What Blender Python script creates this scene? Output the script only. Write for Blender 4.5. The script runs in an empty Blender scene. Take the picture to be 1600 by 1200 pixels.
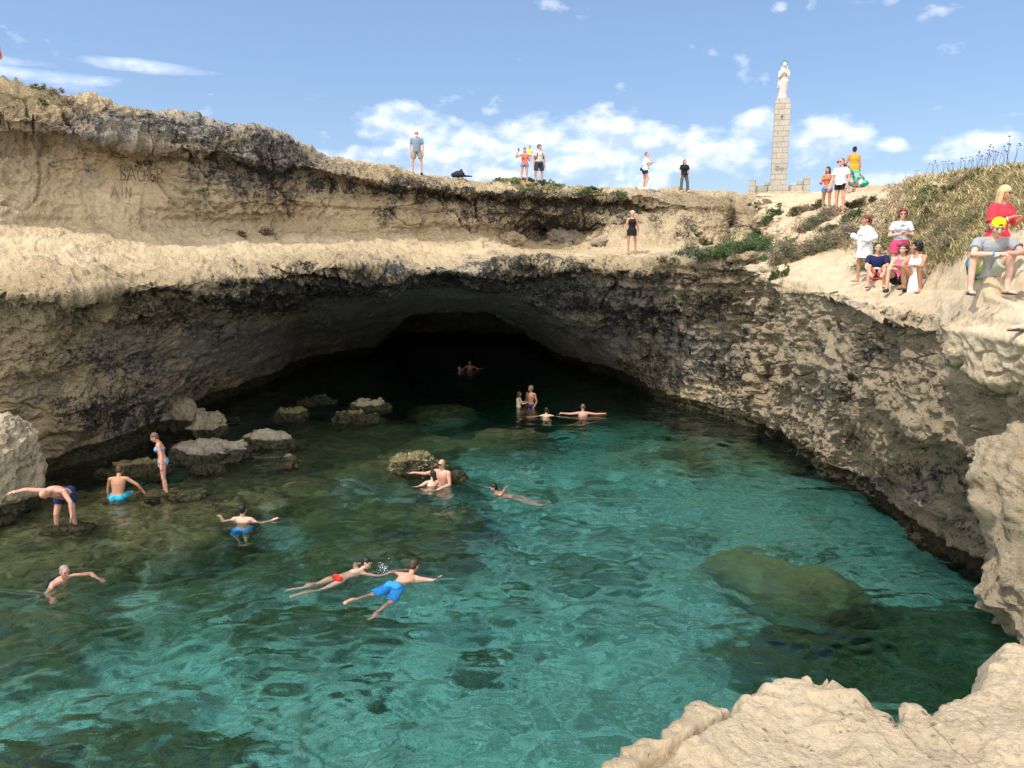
import bpy, bmesh, math, random
import numpy as np
from mathutils import Vector, Matrix
from mathutils.bvhtree import BVHTree

# ------------------------------------------------------------------ camera
SC = bpy.context.scene
F_PX = 1200.0
CAM_Z = 6.0
TANP = 205.0 / 1200.0
PITCH = math.atan(TANP)
cam_data = bpy.data.cameras.new('camera')
cam = bpy.data.objects.new('camera', cam_data)
SC.collection.objects.link(cam)
cam.location = (0, 0, CAM_Z)
cam.rotation_euler = (math.pi / 2 - PITCH, 0, 0)
cam_data.sensor_width = 36
cam_data.lens = 27
cam_data.clip_start = 0.1
cam_data.clip_end = 6000
SC.camera = cam

# ------------------------------------------------------------------ sky and sun
SUN_EL = math.radians(57)
SUN_DIR = Vector((-0.80, -0.60, 0)).normalized()      # horizontal direction towards the sun
SUN_AZ = math.atan2(SUN_DIR.x, SUN_DIR.y)            # clockwise from +Y
world = bpy.data.worlds.new('World')
SC.world = world
world.use_nodes = True


def nd(nt, kind, **kw):
    n = nt.nodes.new(kind)
    for k, v in kw.items():
        setattr(n, k, v)
    return n


def setin(n, **kw):
    for k, v in kw.items():
        n.inputs[k.replace('_', ' ')].default_value = v
    return n


def math_n(nt, op, a, b=None, c=None, clamp=False):
    n = nt.nodes.new('ShaderNodeMath')
    n.operation = op
    n.use_clamp = clamp
    for i, v in enumerate((a, b, c)):
        if v is None:
            continue
        if isinstance(v, (int, float)):
            n.inputs[i].default_value = v
        else:
            nt.links.new(v, n.inputs[i])
    return n.outputs[0]


def ramp(nt, fac, stops):
    n = nt.nodes.new('ShaderNodeValToRGB')
    cr = n.color_ramp
    while len(cr.elements) > 1:
        cr.elements.remove(cr.elements[0])
    for i, (p, c) in enumerate(stops):
        e = cr.elements[0] if i == 0 else cr.elements.new(p)
        e.position = p
        e.color = (c, c, c, 1) if isinstance(c, (int, float)) else (*c, 1)
    if fac is not None:
        nt.links.new(fac, n.inputs[0])
    return n.outputs[0]


def mixc(nt, fac, a, b, mode='MIX'):
    n = nt.nodes.new('ShaderNodeMix')
    n.data_type = 'RGBA'
    n.blend_type = mode
    for sock, v in ((n.inputs[0], fac), (n.inputs[6], a), (n.inputs[7], b)):
        if isinstance(v, (int, float)):
            sock.default_value = v
        elif isinstance(v, tuple):
            sock.default_value = (*v, 1)
        else:
            nt.links.new(v, sock)
    return n.outputs[2]


def noise_n(nt, vec, scale, detail=6, rough=0.55, dist=0.0):
    n = nt.nodes.new('ShaderNodeTexNoise')
    n.inputs['Scale'].default_value = scale
    n.inputs['Detail'].default_value = detail
    n.inputs['Roughness'].default_value = rough
    n.inputs['Distortion'].default_value = dist
    if vec is not None:
        nt.links.new(vec, n.inputs['Vector'])
    return n.outputs[0]


def dir_of(px, py):
    v = Vector((0, math.cos(PITCH), -math.sin(PITCH))) + Vector((1, 0, 0)) * ((px - 800) / F_PX) \
        + Vector((0, math.sin(PITCH), math.cos(PITCH))) * ((600 - py) / F_PX)
    return v.normalized()


def build_world():
    nt = world.node_tree
    nt.nodes.clear()
    out = nd(nt, 'ShaderNodeOutputWorld')
    bg = nd(nt, 'ShaderNodeBackground')
    sky = nd(nt, 'ShaderNodeTexSky')
    sky.sky_type = 'NISHITA'
    sky.sun_disc = False
    sky.sun_elevation = SUN_EL
    sky.sun_rotation = SUN_AZ
    sky.air_density = 1.0
    sky.dust_density = 0.6
    sky.ozone_density = 1.0
    tc = nd(nt, 'ShaderNodeTexCoord')
    sep = nd(nt, 'ShaderNodeSeparateXYZ')
    nt.links.new(tc.outputs['Generated'], sep.inputs[0])
    az = math_n(nt, 'ARCTAN2', sep.outputs[0], sep.outputs[1])
    el = math_n(nt, 'ARCSINE', sep.outputs[2])
    comb = nd(nt, 'ShaderNodeCombineXYZ')
    nt.links.new(az, comb.inputs[0])
    nt.links.new(math_n(nt, 'MULTIPLY', el, 1.7), comb.inputs[1])
    vec = comb.outputs[0]
    big = noise_n(nt, vec, 12, 8, 0.56, 0.15)
    fine = noise_n(nt, vec, 42, 6, 0.55, 0.1)
    up = nd(nt, 'ShaderNodeVectorMath', operation='ADD')
    nt.links.new(vec, up.inputs[0])
    up.inputs[1].default_value = (-0.006, 0.022, 0)
    big_up = noise_n(nt, up.outputs[0], 12, 8, 0.56, 0.15)
    vo = nd(nt, 'ShaderNodeTexVoronoi')
    vo.feature = 'SMOOTH_F1'
    vo.inputs['Scale'].default_value = 38
    nt.links.new(vec, vo.inputs['Vector'])
    puff = math_n(nt, 'SUBTRACT', 0.55, vo.outputs[0])
    # where the clouds of the photograph lie: (px, py, half width px, half height px, weight)
    blobs = [(640, 205, 90, 30, .62), (600, 245, 75, 25, .55), (740, 245, 120, 45, .75), (850, 235, 110, 45, .80),
             (960, 228, 110, 40, .85), (1060, 235, 110, 32, .75), (1150, 238, 60, 25, .5), (1185, 205, 40, 25, .75),
             (1285, 222, 70, 28, .85), (1388, 224, 24, 14, .55), (1530, 234, 36, 18, .85), (1475, 247, 26, 9, .35),
             (720, 282, 190, 26, .52), (930, 276, 170, 22, .50), (1370, 277, 90, 12, .35), (520, 240, 30, 9, .5),
             (1500, 20, 55, 14, .15), (1218, 25, 14, 34, .14), (850, 3, 45, 10, .2), (1490, 75, 30, 10, .10)]
    total = None

    def blob(px, py, hw, hh, w, thin=False):
        d = dir_of(px, py)
        a0, e0 = math.atan2(d.x, d.y), math.asin(d.z)
        dx = math_n(nt, 'MULTIPLY', math_n(nt, 'SUBTRACT', az, a0), F_PX / hw)
        dy = math_n(nt, 'MULTIPLY', math_n(nt, 'SUBTRACT', el, e0), F_PX / hh)
        r2 = math_n(nt, 'ADD', math_n(nt, 'MULTIPLY', dx, dx), math_n(nt, 'MULTIPLY', dy, dy))
        g = math_n(nt, 'EXPONENT', math_n(nt, 'MULTIPLY', r2, -0.8))
        return math_n(nt, 'MULTIPLY', g, w)
    for b in blobs:
        g = blob(*b)
        total = g if total is None else math_n(nt, 'MAXIMUM', total, g)
    # elsewhere in the sky (behind and beside the camera) bright unseen clouds added as fill light
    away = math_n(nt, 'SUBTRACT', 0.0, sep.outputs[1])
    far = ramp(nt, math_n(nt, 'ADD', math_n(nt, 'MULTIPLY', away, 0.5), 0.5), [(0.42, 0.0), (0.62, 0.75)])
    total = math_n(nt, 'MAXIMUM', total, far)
    s = math_n(nt, 'ADD', total, math_n(nt, 'MULTIPLY', math_n(nt, 'SUBTRACT', big, 0.5), 1.5))
    s = math_n(nt, 'ADD', s, math_n(nt, 'MULTIPLY', math_n(nt, 'SUBTRACT', fine, 0.5), 0.35))
    s = math_n(nt, 'ADD', s, math_n(nt, 'MULTIPLY', puff, 0.28))
    mask = ramp(nt, s, [(0.24, 0.0), (0.42, 0.45), (0.66, 0.88), (0.95, 0.96)])
    # streaky cloud at upper left
    comb2 = nd(nt, 'ShaderNodeCombineXYZ')
    nt.links.new(az, comb2.inputs[0])
    nt.links.new(math_n(nt, 'MULTIPLY', el, 5.5), comb2.inputs[1])
    streak = noise_n(nt, comb2.outputs[0], 9, 7, 0.62, 0.5)
    st = None
    for b in ((215, 103, 95, 9, .9), (60, 118, 110, 10, .9), (20, 95, 60, 9, .7), (500, 150, 42, 6, .45), (640, 60, 260, 18, .12), (50, 80, 20, 4, .4)):
        g = blob(*b)
        st = g if st is None else math_n(nt, 'MAXIMUM', st, g)
    st = math_n(nt, 'ADD', st, math_n(nt, 'MULTIPLY', math_n(nt, 'SUBTRACT', streak, 0.5), 1.6))
    smask = ramp(nt, st, [(0.35, 0.0), (0.8, 0.75)])
    m = math_n(nt, 'MAXIMUM', mask, smask)
    # clouds are white where thick and tall, blue-grey in their bases
    lit = math_n(nt, 'ADD', math_n(nt, 'MULTIPLY', math_n(nt, 'SUBTRACT', big, big_up), 3.2), 0.5)
    lit = math_n(nt, 'ADD', lit, math_n(nt, 'MULTIPLY', math_n(nt, 'SUBTRACT', fine, 0.5), 0.7))
    shade = ramp(nt, lit, [(0.2, (5.0, 6.3, 8.8)), (0.5, (6.9, 8.0, 10.2)), (0.78, (9.6, 10.0, 10.8))])
    mul = nd(nt, 'ShaderNodeVectorMath', operation='MULTIPLY')
    nt.links.new(sky.outputs[0], mul.inputs[0])
    mul.inputs[1].default_value = (0.98, 1.03, 1.12)
    rear_fill = ramp(nt, math_n(nt, 'ADD', math_n(nt, 'MULTIPLY', away, 0.5), 0.5), [(0.45, 0.0), (0.65, 1.0)])
    shade = mixc(nt, rear_fill, shade, (21.0, 20.5, 20.0))  # rear clouds made extra bright to light the camera-facing walls
    skyc = mixc(nt, 0.30, mul.outputs[0], (3.4, 5.3, 8.8))
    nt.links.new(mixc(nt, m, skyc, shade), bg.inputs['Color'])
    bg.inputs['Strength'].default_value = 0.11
    nt.links.new(bg.outputs[0], out.inputs[0])


build_world()
sun_data = bpy.data.lights.new('sun', 'SUN')
sun_data.energy = 3.3
sun_data.angle = math.radians(0.53)
sun_data.color = (1.0, 0.94, 0.84)
sun = bpy.data.objects.new('sun', sun_data)
SC.collection.objects.link(sun)
to_sun = Vector((SUN_DIR.x * math.cos(SUN_EL), SUN_DIR.y * math.cos(SUN_EL), math.sin(SUN_EL)))
sun.rotation_euler = to_sun.to_track_quat('Z', 'Y').to_euler()
SC.view_settings.view_transform = 'Standard'
SC.view_settings.look = 'None'
SC.view_settings.exposure = 0.22
SC.view_settings.gamma = 1
SC.render.engine = 'CYCLES'
SC.cycles.use_denoising = True
SC.cycles.denoising_prefilter = 'NONE'
SC.cycles.max_bounces = 8
SC.cycles.diffuse_bounces = 5
SC.cycles.glossy_bounces = 3
SC.cycles.transmission_bounces = 6
SC.cycles.transparent_max_bounces = 8
SC.cycles.volume_bounces = 0
SC.cycles.sample_clamp_indirect = 25.0

# ------------------------------------------------------------------ numpy helpers
FWD = np.array((0, math.cos(PITCH), -math.sin(PITCH)))
UPV = np.array((0, math.sin(PITCH), math.cos(PITCH)))


def unproj(px, py, d):
    """World point seen at photo pixel px, py whose forward distance (world Y) is d metres."""
    px, py, d = np.broadcast_arrays(np.asarray(px, float), np.asarray(py, float), np.asarray(d, float))
    a = (px - 800) / F_PX
    b = (600 - py) / F_PX
    vy = FWD[1] + b * UPV[1]
    vz = FWD[2] + b * UPV[2]
    t = d / vy
    return np.stack([a * t, d, CAM_Z + vz * t], -1)


def dist_at_z(py, z=0.0):
    b = (600 - np.asarray(py, float)) / F_PX
    vy = FWD[1] + b * UPV[1]
    vz = FWD[2] + b * UPV[2]
    return (z - CAM_Z) / vz * vy


def wat(px, py, z=0.0):
    return unproj(px, py, float(dist_at_z(py, z)))


def project(P):
    P = np.asarray(P, float)
    r = P - np.array((0, 0, CAM_Z))
    f = r @ FWD
    return 800 + F_PX * r[..., 0] / f, 600 - F_PX * (r @ UPV) / f


def _hash(ix, iy, iz, seed):
    with np.errstate(over='ignore'):
        h = (ix.astype(np.uint32) * np.uint32(374761393) + iy.astype(np.uint32) * np.uint32(668265263)
             + iz.astype(np.uint32) * np.uint32(2147483647) + np.uint32((seed * 974634777 + 12345) & 0xffffffff))
        h = (h ^ (h >> np.uint32(13))) * np.uint32(1274126177)
        h = (h ^ (h >> np.uint32(16))) * np.uint32(2246822519)
        h = h ^ (h >> np.uint32(15))
    return (h & np.uint32(0xffffff)).astype(np.float32) / 16777216.0


def vnoise(P, seed=0):
    """value noise -1..1, P (n,3)"""
    P = P.astype(np.float32)
    i = np.floor(P)
    f = P - i
    u = f * f * f * (f * (f * 6 - 15) + 10)
    i = i.astype(np.int64)
    r = 0
    for dx in (0, 1):
        wx = u[:, 0] if dx else 1 - u[:, 0]
        for dy in (0, 1):
            wy = u[:, 1] if dy else 1 - u[:, 1]
            for dz in (0, 1):
                wz = u[:, 2] if dz else 1 - u[:, 2]
                r = r + wx * wy * wz * _hash(i[:, 0] + dx, i[:, 1] + dy, i[:, 2] + dz, seed)
    return r * 2 - 1


ROT = np.array([[0.36, 0.48, -0.8], [-0.8, 0.6, 0.0], [0.48, 0.64, 0.6]])


def fbm(P, scale, octv=4, gain=0.5, seed=0, ridged=False):
    Q = P / scale
    a, tot, r = 1.0, 0.0, 0
    for o in range(octv):
        n = vnoise(Q + o * 17.3, seed + o)
        if ridged:
            n = 1 - 2 * np.abs(n)
        r = r + a * n
        tot += a
        a *= gain
        Q = (Q @ ROT.T) * 2.03
    return r / tot


def worley(P, scale, seed=0):
    Q = (P / scale).astype(np.float32)
    i = np.floor(Q).astype(np.int64)
    best = np.full(len(Q), 9.0, np.float32)
    for dx in (-1, 0, 1):
        for dy in (-1, 0, 1):
            for dz in (-1, 0, 1):
                c = (i[:, 0] + dx, i[:, 1] + dy, i[:, 2] + dz)
                d2 = 0
                for k in range(3):
                    q = c[k] + _hash(c[0], c[1], c[2], seed + 31 * k + 5)
                    d2 = d2 + (Q[:, k] - q) ** 2
                best = np.minimum(best, d2)
    return np.sqrt(best)


def smooth_axis(A, n, axis):
    if n < 1:
        return A
    k = np.exp(-0.5 * (np.arange(-2 * n, 2 * n + 1) / n) ** 2)
    k /= k.sum()
    pad = [(0, 0)] * A.ndim
    pad[axis] = (2 * n, 2 * n)
    B = np.pad(A, pad, mode='edge')
    out = 0
    L = A.shape[axis]
    for j, w in enumerate(k):
        sl = [slice(None)] * A.ndim
        sl[axis] = slice(j, j + L)
        out = out + w * B[tuple(sl)]
    return out


def grid_normals(G):
    du = np.gradient(G, axis=1)
    dv = np.gradient(G, axis=0)
    n = np.cross(du, dv)
    n /= np.linalg.norm(n, axis=-1, keepdims=True) + 1e-9
    return n


def mesh_np(name, V, Fq, smooth=True, tris=None):
    """one mesh from arrays; Fq (m,4) quads and/or tris (k,3)"""
    me = bpy.data.meshes.new(name)
    V = np.asarray(V, np.float32)
    loops, starts = [], []
    n0 = 0
    if Fq is not None and len(Fq):
        Fq = np.asarray(Fq, np.int32)
        loops.append(Fq.ravel())
        starts.append(np.arange(len(Fq)) * 4)
        n0 = len(Fq) * 4
    if tris is not None and len(tris):
        tris = np.asarray(tris, np.int32)
        loops.append(tris.ravel())
        starts.append(n0 + np.arange(len(tris)) * 3)
    loops = np.concatenate(loops)
    starts = np.concatenate(starts).astype(np.int32)
    me.vertices.add(len(V))
    me.vertices.foreach_set('co', V.ravel())
    me.loops.add(len(loops))
    me.loops.foreach_set('vertex_index', loops.astype(np.int32))
    me.polygons.add(len(starts))
    me.polygons.foreach_set('loop_start', starts)
    me.update(calc_edges=True)
    me.validate()
    if smooth:
        me.polygons.foreach_set('use_smooth', np.ones(len(me.polygons), bool))
    return me


def grid_faces(nr, nc, wrap=False, flip=False):
    r = np.arange(nr - 1)[:, None]
    c = np.arange(nc if wrap else nc - 1)[None, :]
    c2 = (c + 1) % nc
    a, b, cc, d = r * nc + c, r * nc + c2, (r + 1) * nc + c2, (r + 1) * nc + c
    q = np.stack([a, b, cc, d], -1).reshape(-1, 4)
    return q[:, ::-1] if flip else q


def attr(me, name, vals):
    a = me.attributes.new(name, 'FLOAT', 'POINT')
    a.data.foreach_set('value', np.asarray(vals, np.float32).ravel())


def link(name, me, mat=None, parent=None):
    o = bpy.data.objects.new(name, me)
    SC.collection.objects.link(o)
    if mat is not None:
        me.materials.append(mat)
    if parent is not None:
        o.parent = parent
    return o


def tag(o, label=None, cat=None, group=None, kind=None):
    if label:
        o['label'] = label
    if cat:
        o['category'] = cat
    if group:
        o['group'] = group
    if kind:
        o['kind'] = kind
    return o


def empty(name, loc=(0, 0, 0), rz=0.0):
    o = bpy.data.objects.new(name, None)
    SC.collection.objects.link(o)
    o.location = loc
    o.rotation_euler = (0, 0, rz)
    o.empty_display_size = 0.2
    return o


# ------------------------------------------------------------------ materials
def new_mat(name):
    m = bpy.data.materials.new(name)
    m.use_nodes = True
    nt = m.node_tree
    bs = nt.nodes['Principled BSDF']
    bs.inputs['Specular IOR Level'].default_value = 0.3
    return m, nt, bs


def plain(name, col, rough=0.75, var=0.12, scale=30, bump=0.0, spec=0.3):
    m, nt, bs = new_mat(name)
    tc = nd(nt, 'ShaderNodeTexCoord')
    n = noise_n(nt, tc.outputs['Object'], scale, 4)
    lo = tuple(c * (1 - var) for c in col)
    hi = tuple(min(1, c * (1 + var)) for c in col)
    nt.links.new(ramp(nt, n, [(0.3, lo), (0.7, hi)]), bs.inputs['Base Color'])
    bs.inputs['Roughness'].default_value = rough
    bs.inputs['Specular IOR Level'].default_value = spec
    if bump:
        b = nd(nt, 'ShaderNodeBump')
        b.inputs['Strength'].default_value = 0.6
        b.inputs['Distance'].default_value = bump
        nt.links.new(n, b.inputs['Height'])
        nt.links.new(b.outputs[0], bs.inputs['Normal'])
    return m


def attr_n(nt, name):
    a = nd(nt, 'ShaderNodeAttribute')
    a.attribute_name = name
    return a.outputs['Fac']


def rock_material(name, base_a, base_b, base_c, dark=(0.045, 0.042, 0.039), bump=0.05, pit=1.0, mscale=13, hscale=6.5):
    """limestone: warm beige body, grey weathering, black lichen where the 'stain' attribute says it grows,
    dark wet algae where 'wet' is set, sooty grey where 'grey' is set"""
    m, nt, bs = new_mat(name)
    tc = nd(nt, 'ShaderNodeTexCoord')
    P = tc.outputs['Object']
    stain, wet, grey = attr_n(nt, 'stain'), attr_n(nt, 'wet'), attr_n(nt, 'grey')
    big = noise_n(nt, P, 0.35, 6, 0.6, 0.6)
    mid = noise_n(nt, P, 1.7, 8, 0.65, 0.3)
    fine = noise_n(nt, P, 9, 8, 0.7)
    col = mixc(nt, ramp(nt, big, [(0.35, 0.0), (0.65, 1.0)]), base_a, base_b)
    col = mixc(nt, ramp(nt, mid, [(0.42, 0.0), (0.72, 0.75)]), col, base_c)
    micro = noise_n(nt, P, mscale, 6, 0.75, 0.2)
    col = mixc(nt, ramp(nt, micro, [(0.30, 0.55), (0.46, 0.0)]), col, (0.17, 0.125, 0.08))
    col = mixc(nt, ramp(nt, micro, [(0.54, 0.0), (0.72, 0.45)]), col, (0.70, 0.58, 0.42))
    # grey weathering
    g = math_n(nt, 'ADD', math_n(nt, 'MULTIPLY', grey, 1.1), math_n(nt, 'MULTIPLY', math_n(nt, 'SUBTRACT', mid, 0.5), 1.6))
    gcol = mixc(nt, ramp(nt, fine, [(0.3, 0.0), (0.7, 1.0)]), (0.19, 0.182, 0.172), (0.45, 0.43, 0.40))
    col = mixc(nt, ramp(nt, g, [(0.30, 0.0), (0.75, 0.9)]), col, gcol)
    # black lichen, broken by two noises
    s = math_n(nt, 'ADD', stain, math_n(nt, 'MULTIPLY', math_n(nt, 'SUBTRACT', mid, 0.5), 2.0))
    s = math_n(nt, 'ADD', s, math_n(nt, 'MULTIPLY', math_n(nt, 'SUBTRACT', fine, 0.5), 2.2))
    s = math_n(nt, 'ADD', s, math_n(nt, 'MULTIPLY', math_n(nt, 'SUBTRACT', micro, 0.5), 2.0))
    col = mixc(nt, ramp(nt, s, [(0.44, 0.0), (0.58, 0.45), (0.76, 0.86), (1.3, 0.97)]), col, dark)
    # small solution holes filled with dark crust
    vo = nd(nt, 'ShaderNodeTexVoronoi')
    vo.inputs['Scale'].default_value = hscale
    vo.inputs['Randomness'].default_value = 1
    dist = nd(nt, 'ShaderNodeVectorMath', operation='ADD')
    nz = nd(nt, 'ShaderNodeTexNoise')
    nz.inputs['Scale'].default_value = 4
    nt.links.new(P, nz.inputs['Vector'])
    sc = nd(nt, 'ShaderNodeVectorMath', operation='SCALE')
    sc.inputs['Scale'].default_value = 0.35
    nt.links.new(nz.outputs['Color'], sc.inputs[0])
    nt.links.new(P, dist.inputs[0])
    nt.links.new(sc.outputs[0], dist.inputs[1])
    nt.links.new(dist.outputs[0], vo.inputs['Vector'])
    holes = ramp(nt, vo.outputs[0], [(0.10, 1.0), (0.24, 0.0)])
    holes = math_n(nt, 'MULTIPLY', holes, ramp(nt, mid, [(0.45, 0.0), (0.6, 1.0)]))
    rough_a = attr_n(nt, 'rough')
    hl = math_n(nt, 'MULTIPLY', math_n(nt, 'MULTIPLY', holes, rough_a), pit)
    col = mixc(nt, math_n(nt, 'MULTIPLY', hl, 0.75), col, (0.05, 0.045, 0.04))
    # algae at the water
    acol = mixc(nt, ramp(nt, fine, [(0.4, 0.0), (0.62, 1.0)]), (0.012, 0.013, 0.012), (0.10, 0.095, 0.045))
    w = math_n(nt, 'ADD', wet, math_n(nt, 'MULTIPLY', math_n(nt, 'SUBTRACT', mid, 0.5), 0.9))
    col = mixc(nt, ramp(nt, w, [(0.42, 0.0), (0.62, 0.95)]), col, acol)
    nt.links.new(col, bs.inputs['Base Color'])
    bs.inputs['Roughness'].default_value = 0.92
    bs.inputs['Specular IOR Level'].default_value = 0.15
    # relief
    f2 = noise_n(nt, P, 26, 5, 0.7)
    h = math_n(nt, 'ADD', math_n(nt, 'MULTIPLY', mid, 1.6), math_n(nt, 'MULTIPLY', fine, 1.2))
    h = math_n(nt, 'ADD', h, math_n(nt, 'MULTIPLY', micro, 0.9))
    h = math_n(nt, 'ADD', h, math_n(nt, 'MULTIPLY', f2, 0.35))
    h = math_n(nt, 'SUBTRACT', h, math_n(nt, 'MULTIPLY', hl, 0.9))
    rr = math_n(nt, 'ADD', 0.25, math_n(nt, 'MULTIPLY', rough_a, 0.75))
    b = nd(nt, 'ShaderNodeBump')
    b.inputs['Distance'].default_value = bump * 4
    nt.links.new(rr, b.inputs['Strength'])
    nt.links.new(h, b.inputs['Height'])
    nt.links.new(b.outputs[0], bs.inputs['Normal'])
    return m


BEIGE = ((0.50, 0.385, 0.235), (0.60, 0.485, 0.32), (0.36, 0.27, 0.165))
M_cliff = rock_material('limestone_cliff', *BEIGE)
M_ledge = rock_material('limestone_ledge', (0.56, 0.44, 0.29), (0.64, 0.53, 0.37), (0.42, 0.32, 0.20), bump=0.035, pit=0.8, mscale=15)
M_near = rock_material('limestone_near', (0.55, 0.425, 0.265), (0.64, 0.52, 0.36), (0.38, 0.285, 0.175), bump=0.0075, pit=0.8, mscale=34, hscale=17)
M_boulder = rock_material('limestone_boulder', (0.52, 0.43, 0.29), (0.62, 0.54, 0.39), (0.36, 0.29, 0.19), bump=0.03)
# ------------------------------------------------------------------ cliffs
def line_fn(pts, xs):
    pts = np.array(pts, float)
    return np.interp(xs, pts[:, 0], pts[:, 1]), np.interp(xs, pts[:, 0], pts[:, 2])


def sheet(lines, rows, xs, soft, xsmooth=6):
    """lines: list of arrays (nc,3) from top to bottom; rows[i] = rows between line i and i+1"""
    G, tt = [], []
    lines = [smooth_axis(l, xsmooth, 0) for l in lines]
    for i in range(len(lines) - 1):
        t = np.linspace(0, 1, rows[i], endpoint=False)[:, None, None]
        G.append(lines[i][None] * (1 - t) + lines[i + 1][None] * t)
        tt.append(i + t[:, 0, 0])
    G.append(lines[-1][None])
    tt.append(np.array([len(lines) - 1.0]))
    G = np.concatenate(G)
    tt = np.concatenate(tt)
    return smooth_axis(G, soft, 0), tt


def blobfield(px, py, blobs):
    r = np.zeros_like(px)
    for (x, y, rx, ry, a) in blobs:
        g = a * np.exp(-(((px - x) / rx) ** 2 + ((py - y) / ry) ** 2) * 0.9)
        r = np.where(np.abs(g) > np.abs(r), g, r) if a < 0 else np.maximum(r, g)
    return r


def relief(V, N, amp, strat=0.0, seed=0, big=0.35, mid=0.16, pits=0.10):
    """displace points by rock relief; amp per point"""
    d = big * fbm(V, 2.6, 3, seed=seed) * np.clip(amp * 1.3, 0, 1.2)
    d = d + mid * amp * fbm(V, 0.9, 5, 0.6, seed + 9, ridged=True)
    d = d + 0.10 * amp * np.abs(fbm(V, 0.28, 3, 0.65, seed + 60)) * -2
    w = worley(V + 0.16 * np.stack([fbm(V, .4, 2, seed=seed + 50 + k) for k in range(3)], -1), 0.30, seed + 3)
    d = d - pits * amp * np.clip(0.62 - w, 0, 1) * 2.2
    w2 = worley(V, 0.15, seed + 4)
    d = d - pits * 0.45 * amp * np.clip(0.55 - w2, 0, 1) * 2.2
    zz = V[:, 2] + 0.12 * fbm(V, 3.0, 2, seed=seed + 20)
    st = vnoise(np.stack([V[:, 0] * 0.06, V[:, 1] * 0.06, zz * 3.2], -1), seed + 21)
    st = st + 0.6 * vnoise(np.stack([V[:, 0] * 0.2, V[:, 1] * 0.2, zz * 9], -1), seed + 22)
    d = d + strat * 0.14 * st
    # fractures
    cr = np.abs(fbm(V * np.array((1, 1, .55)), 2.3, 3, 0.5, seed + 70))
    cr2 = np.abs(fbm(V * np.array((.6, .6, 2.0)), 1.6, 3, 0.5, seed + 75))
    crack = np.maximum(np.exp(-(cr / 0.018) ** 2), 0.8 * np.exp(-(cr2 / 0.016) ** 2))
    d = d - crack * 0.16 * np.clip(amp, 0.15, 1)
    relief.crack = crack
    return V + N * d[:, None]


def set_attrs(me, V, stain, grey, rough, wetline=0.22):
    n = fbm(V, 0.9, 3, seed=77)
    wet = np.clip(1.0 - (V[:, 2] - (wetline + 0.15 * n)) / 0.22, 0, 1)
    attr(me, 'stain', stain)
    attr(me, 'grey', grey)
    attr(me, 'rough', rough)
    attr(me, 'wet', wet)


def wl(pts):
    """waterline points (px,py) -> (px,py,d)"""
    return [(x, y, float(dist_at_z(y))) for x, y in pts]


NC = 1050
xs = np.linspace(-230, 1262, NC)
RIM = [(-230, 118, 20), (-60, 122, 20.5), (0, 130, 21), (70, 143, 21.5), (130, 152, 22.5), (200, 166, 23.5), (260, 176, 24.5), (300, 183, 25), (380, 196, 26),
       (440, 212, 27), (500, 242, 29), (560, 252, 30.5), (600, 257, 31.5), (650, 272, 33), (700, 277, 34), (760, 286, 35), (830, 289, 36),
       (900, 293, 36.5), (960, 294, 37), (1000, 296, 37.5), (1060, 300, 41), (1110, 304, 42), (1180, 303, 43), (1262, 300, 43)]
C1 = [(-230, 190, 19.3), (0, 196, 20.2), (150, 212, 21.6), (280, 230, 23.6), (400, 245, 25.6), (500, 265, 27.6), (600, 286, 29.5), (700, 298, 31.5),
      (850, 306, 33.5), (1000, 312, 35), (1100, 322, 37), (1180, 326, 39), (1262, 326, 39)]
C1B = [(x, y + 9 + (6 if x < 500 else 0), d + 0.75) for x, y, d in C1[:-3]] + [(1100, 330, 37.0), (1180, 335, 38.6), (1262, 335, 38.6)]
FOOT = [(-230, 340, 19.0), (0, 349, 20.3), (150, 358, 22.0), (300, 363, 24.2), (450, 367, 27), (600, 371, 30), (700, 374, 31.5), (770, 380, 32.6),
        (830, 388, 34.0), (900, 390, 34.2), (950, 384, 33.0), (1000, 384, 32.2), (1060, 384, 33), (1100, 380, 35), (1180, 372, 37), (1262, 368, 37)]
EDGE = [(-230, 462, 17.4), (0, 456, 17.2), (60, 455, 17.2), (150, 449, 18.0), (250, 447, 19.2), (350, 436, 20.8), (421, 432, 22), (480, 418, 23.8), (565, 417, 25.5),
        (640, 426, 26.8), (700, 421, 27.6), (752, 428, 28), (794, 410, 28.6), (850, 409, 28.6), (925, 418, 28.3), (980, 420, 27.8), (1040, 410, 27.3), (1100, 408, 26.6),
        (1160, 404, 25.8), (1262, 410, 24.5)]
LIP = [(x, y + 22, d + 0.9) for x, y, d in EDGE[:12]] + [(794, 436, 29.4), (850, 440, 29.4), (925, 443, 29.0), (980, 446, 28.2), (1040, 444, 27.6), (1100, 447, 26.8), (1160, 448, 26.1), (1262, 452, 25)]
MID = [(-230, 590, 18.6), (0, 585, 18.6), (80, 575, 19.2), (160, 560, 20), (240, 538, 22), (320, 512, 24.3), (400, 488, 26.6), (460, 474, 28.4), (550, 460, 30),
       (640, 452, 31.2), (700, 449, 31.5), (775, 450, 31.5), (820, 462, 31.3), (869, 489, 31.5), (925, 515, 32.2), (955, 541, 33.0), (985, 560, 31.5),
       (1040, 560, 29.5), (1100, 560, 28), (1180, 575, 26), (1262, 590, 24)]
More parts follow.
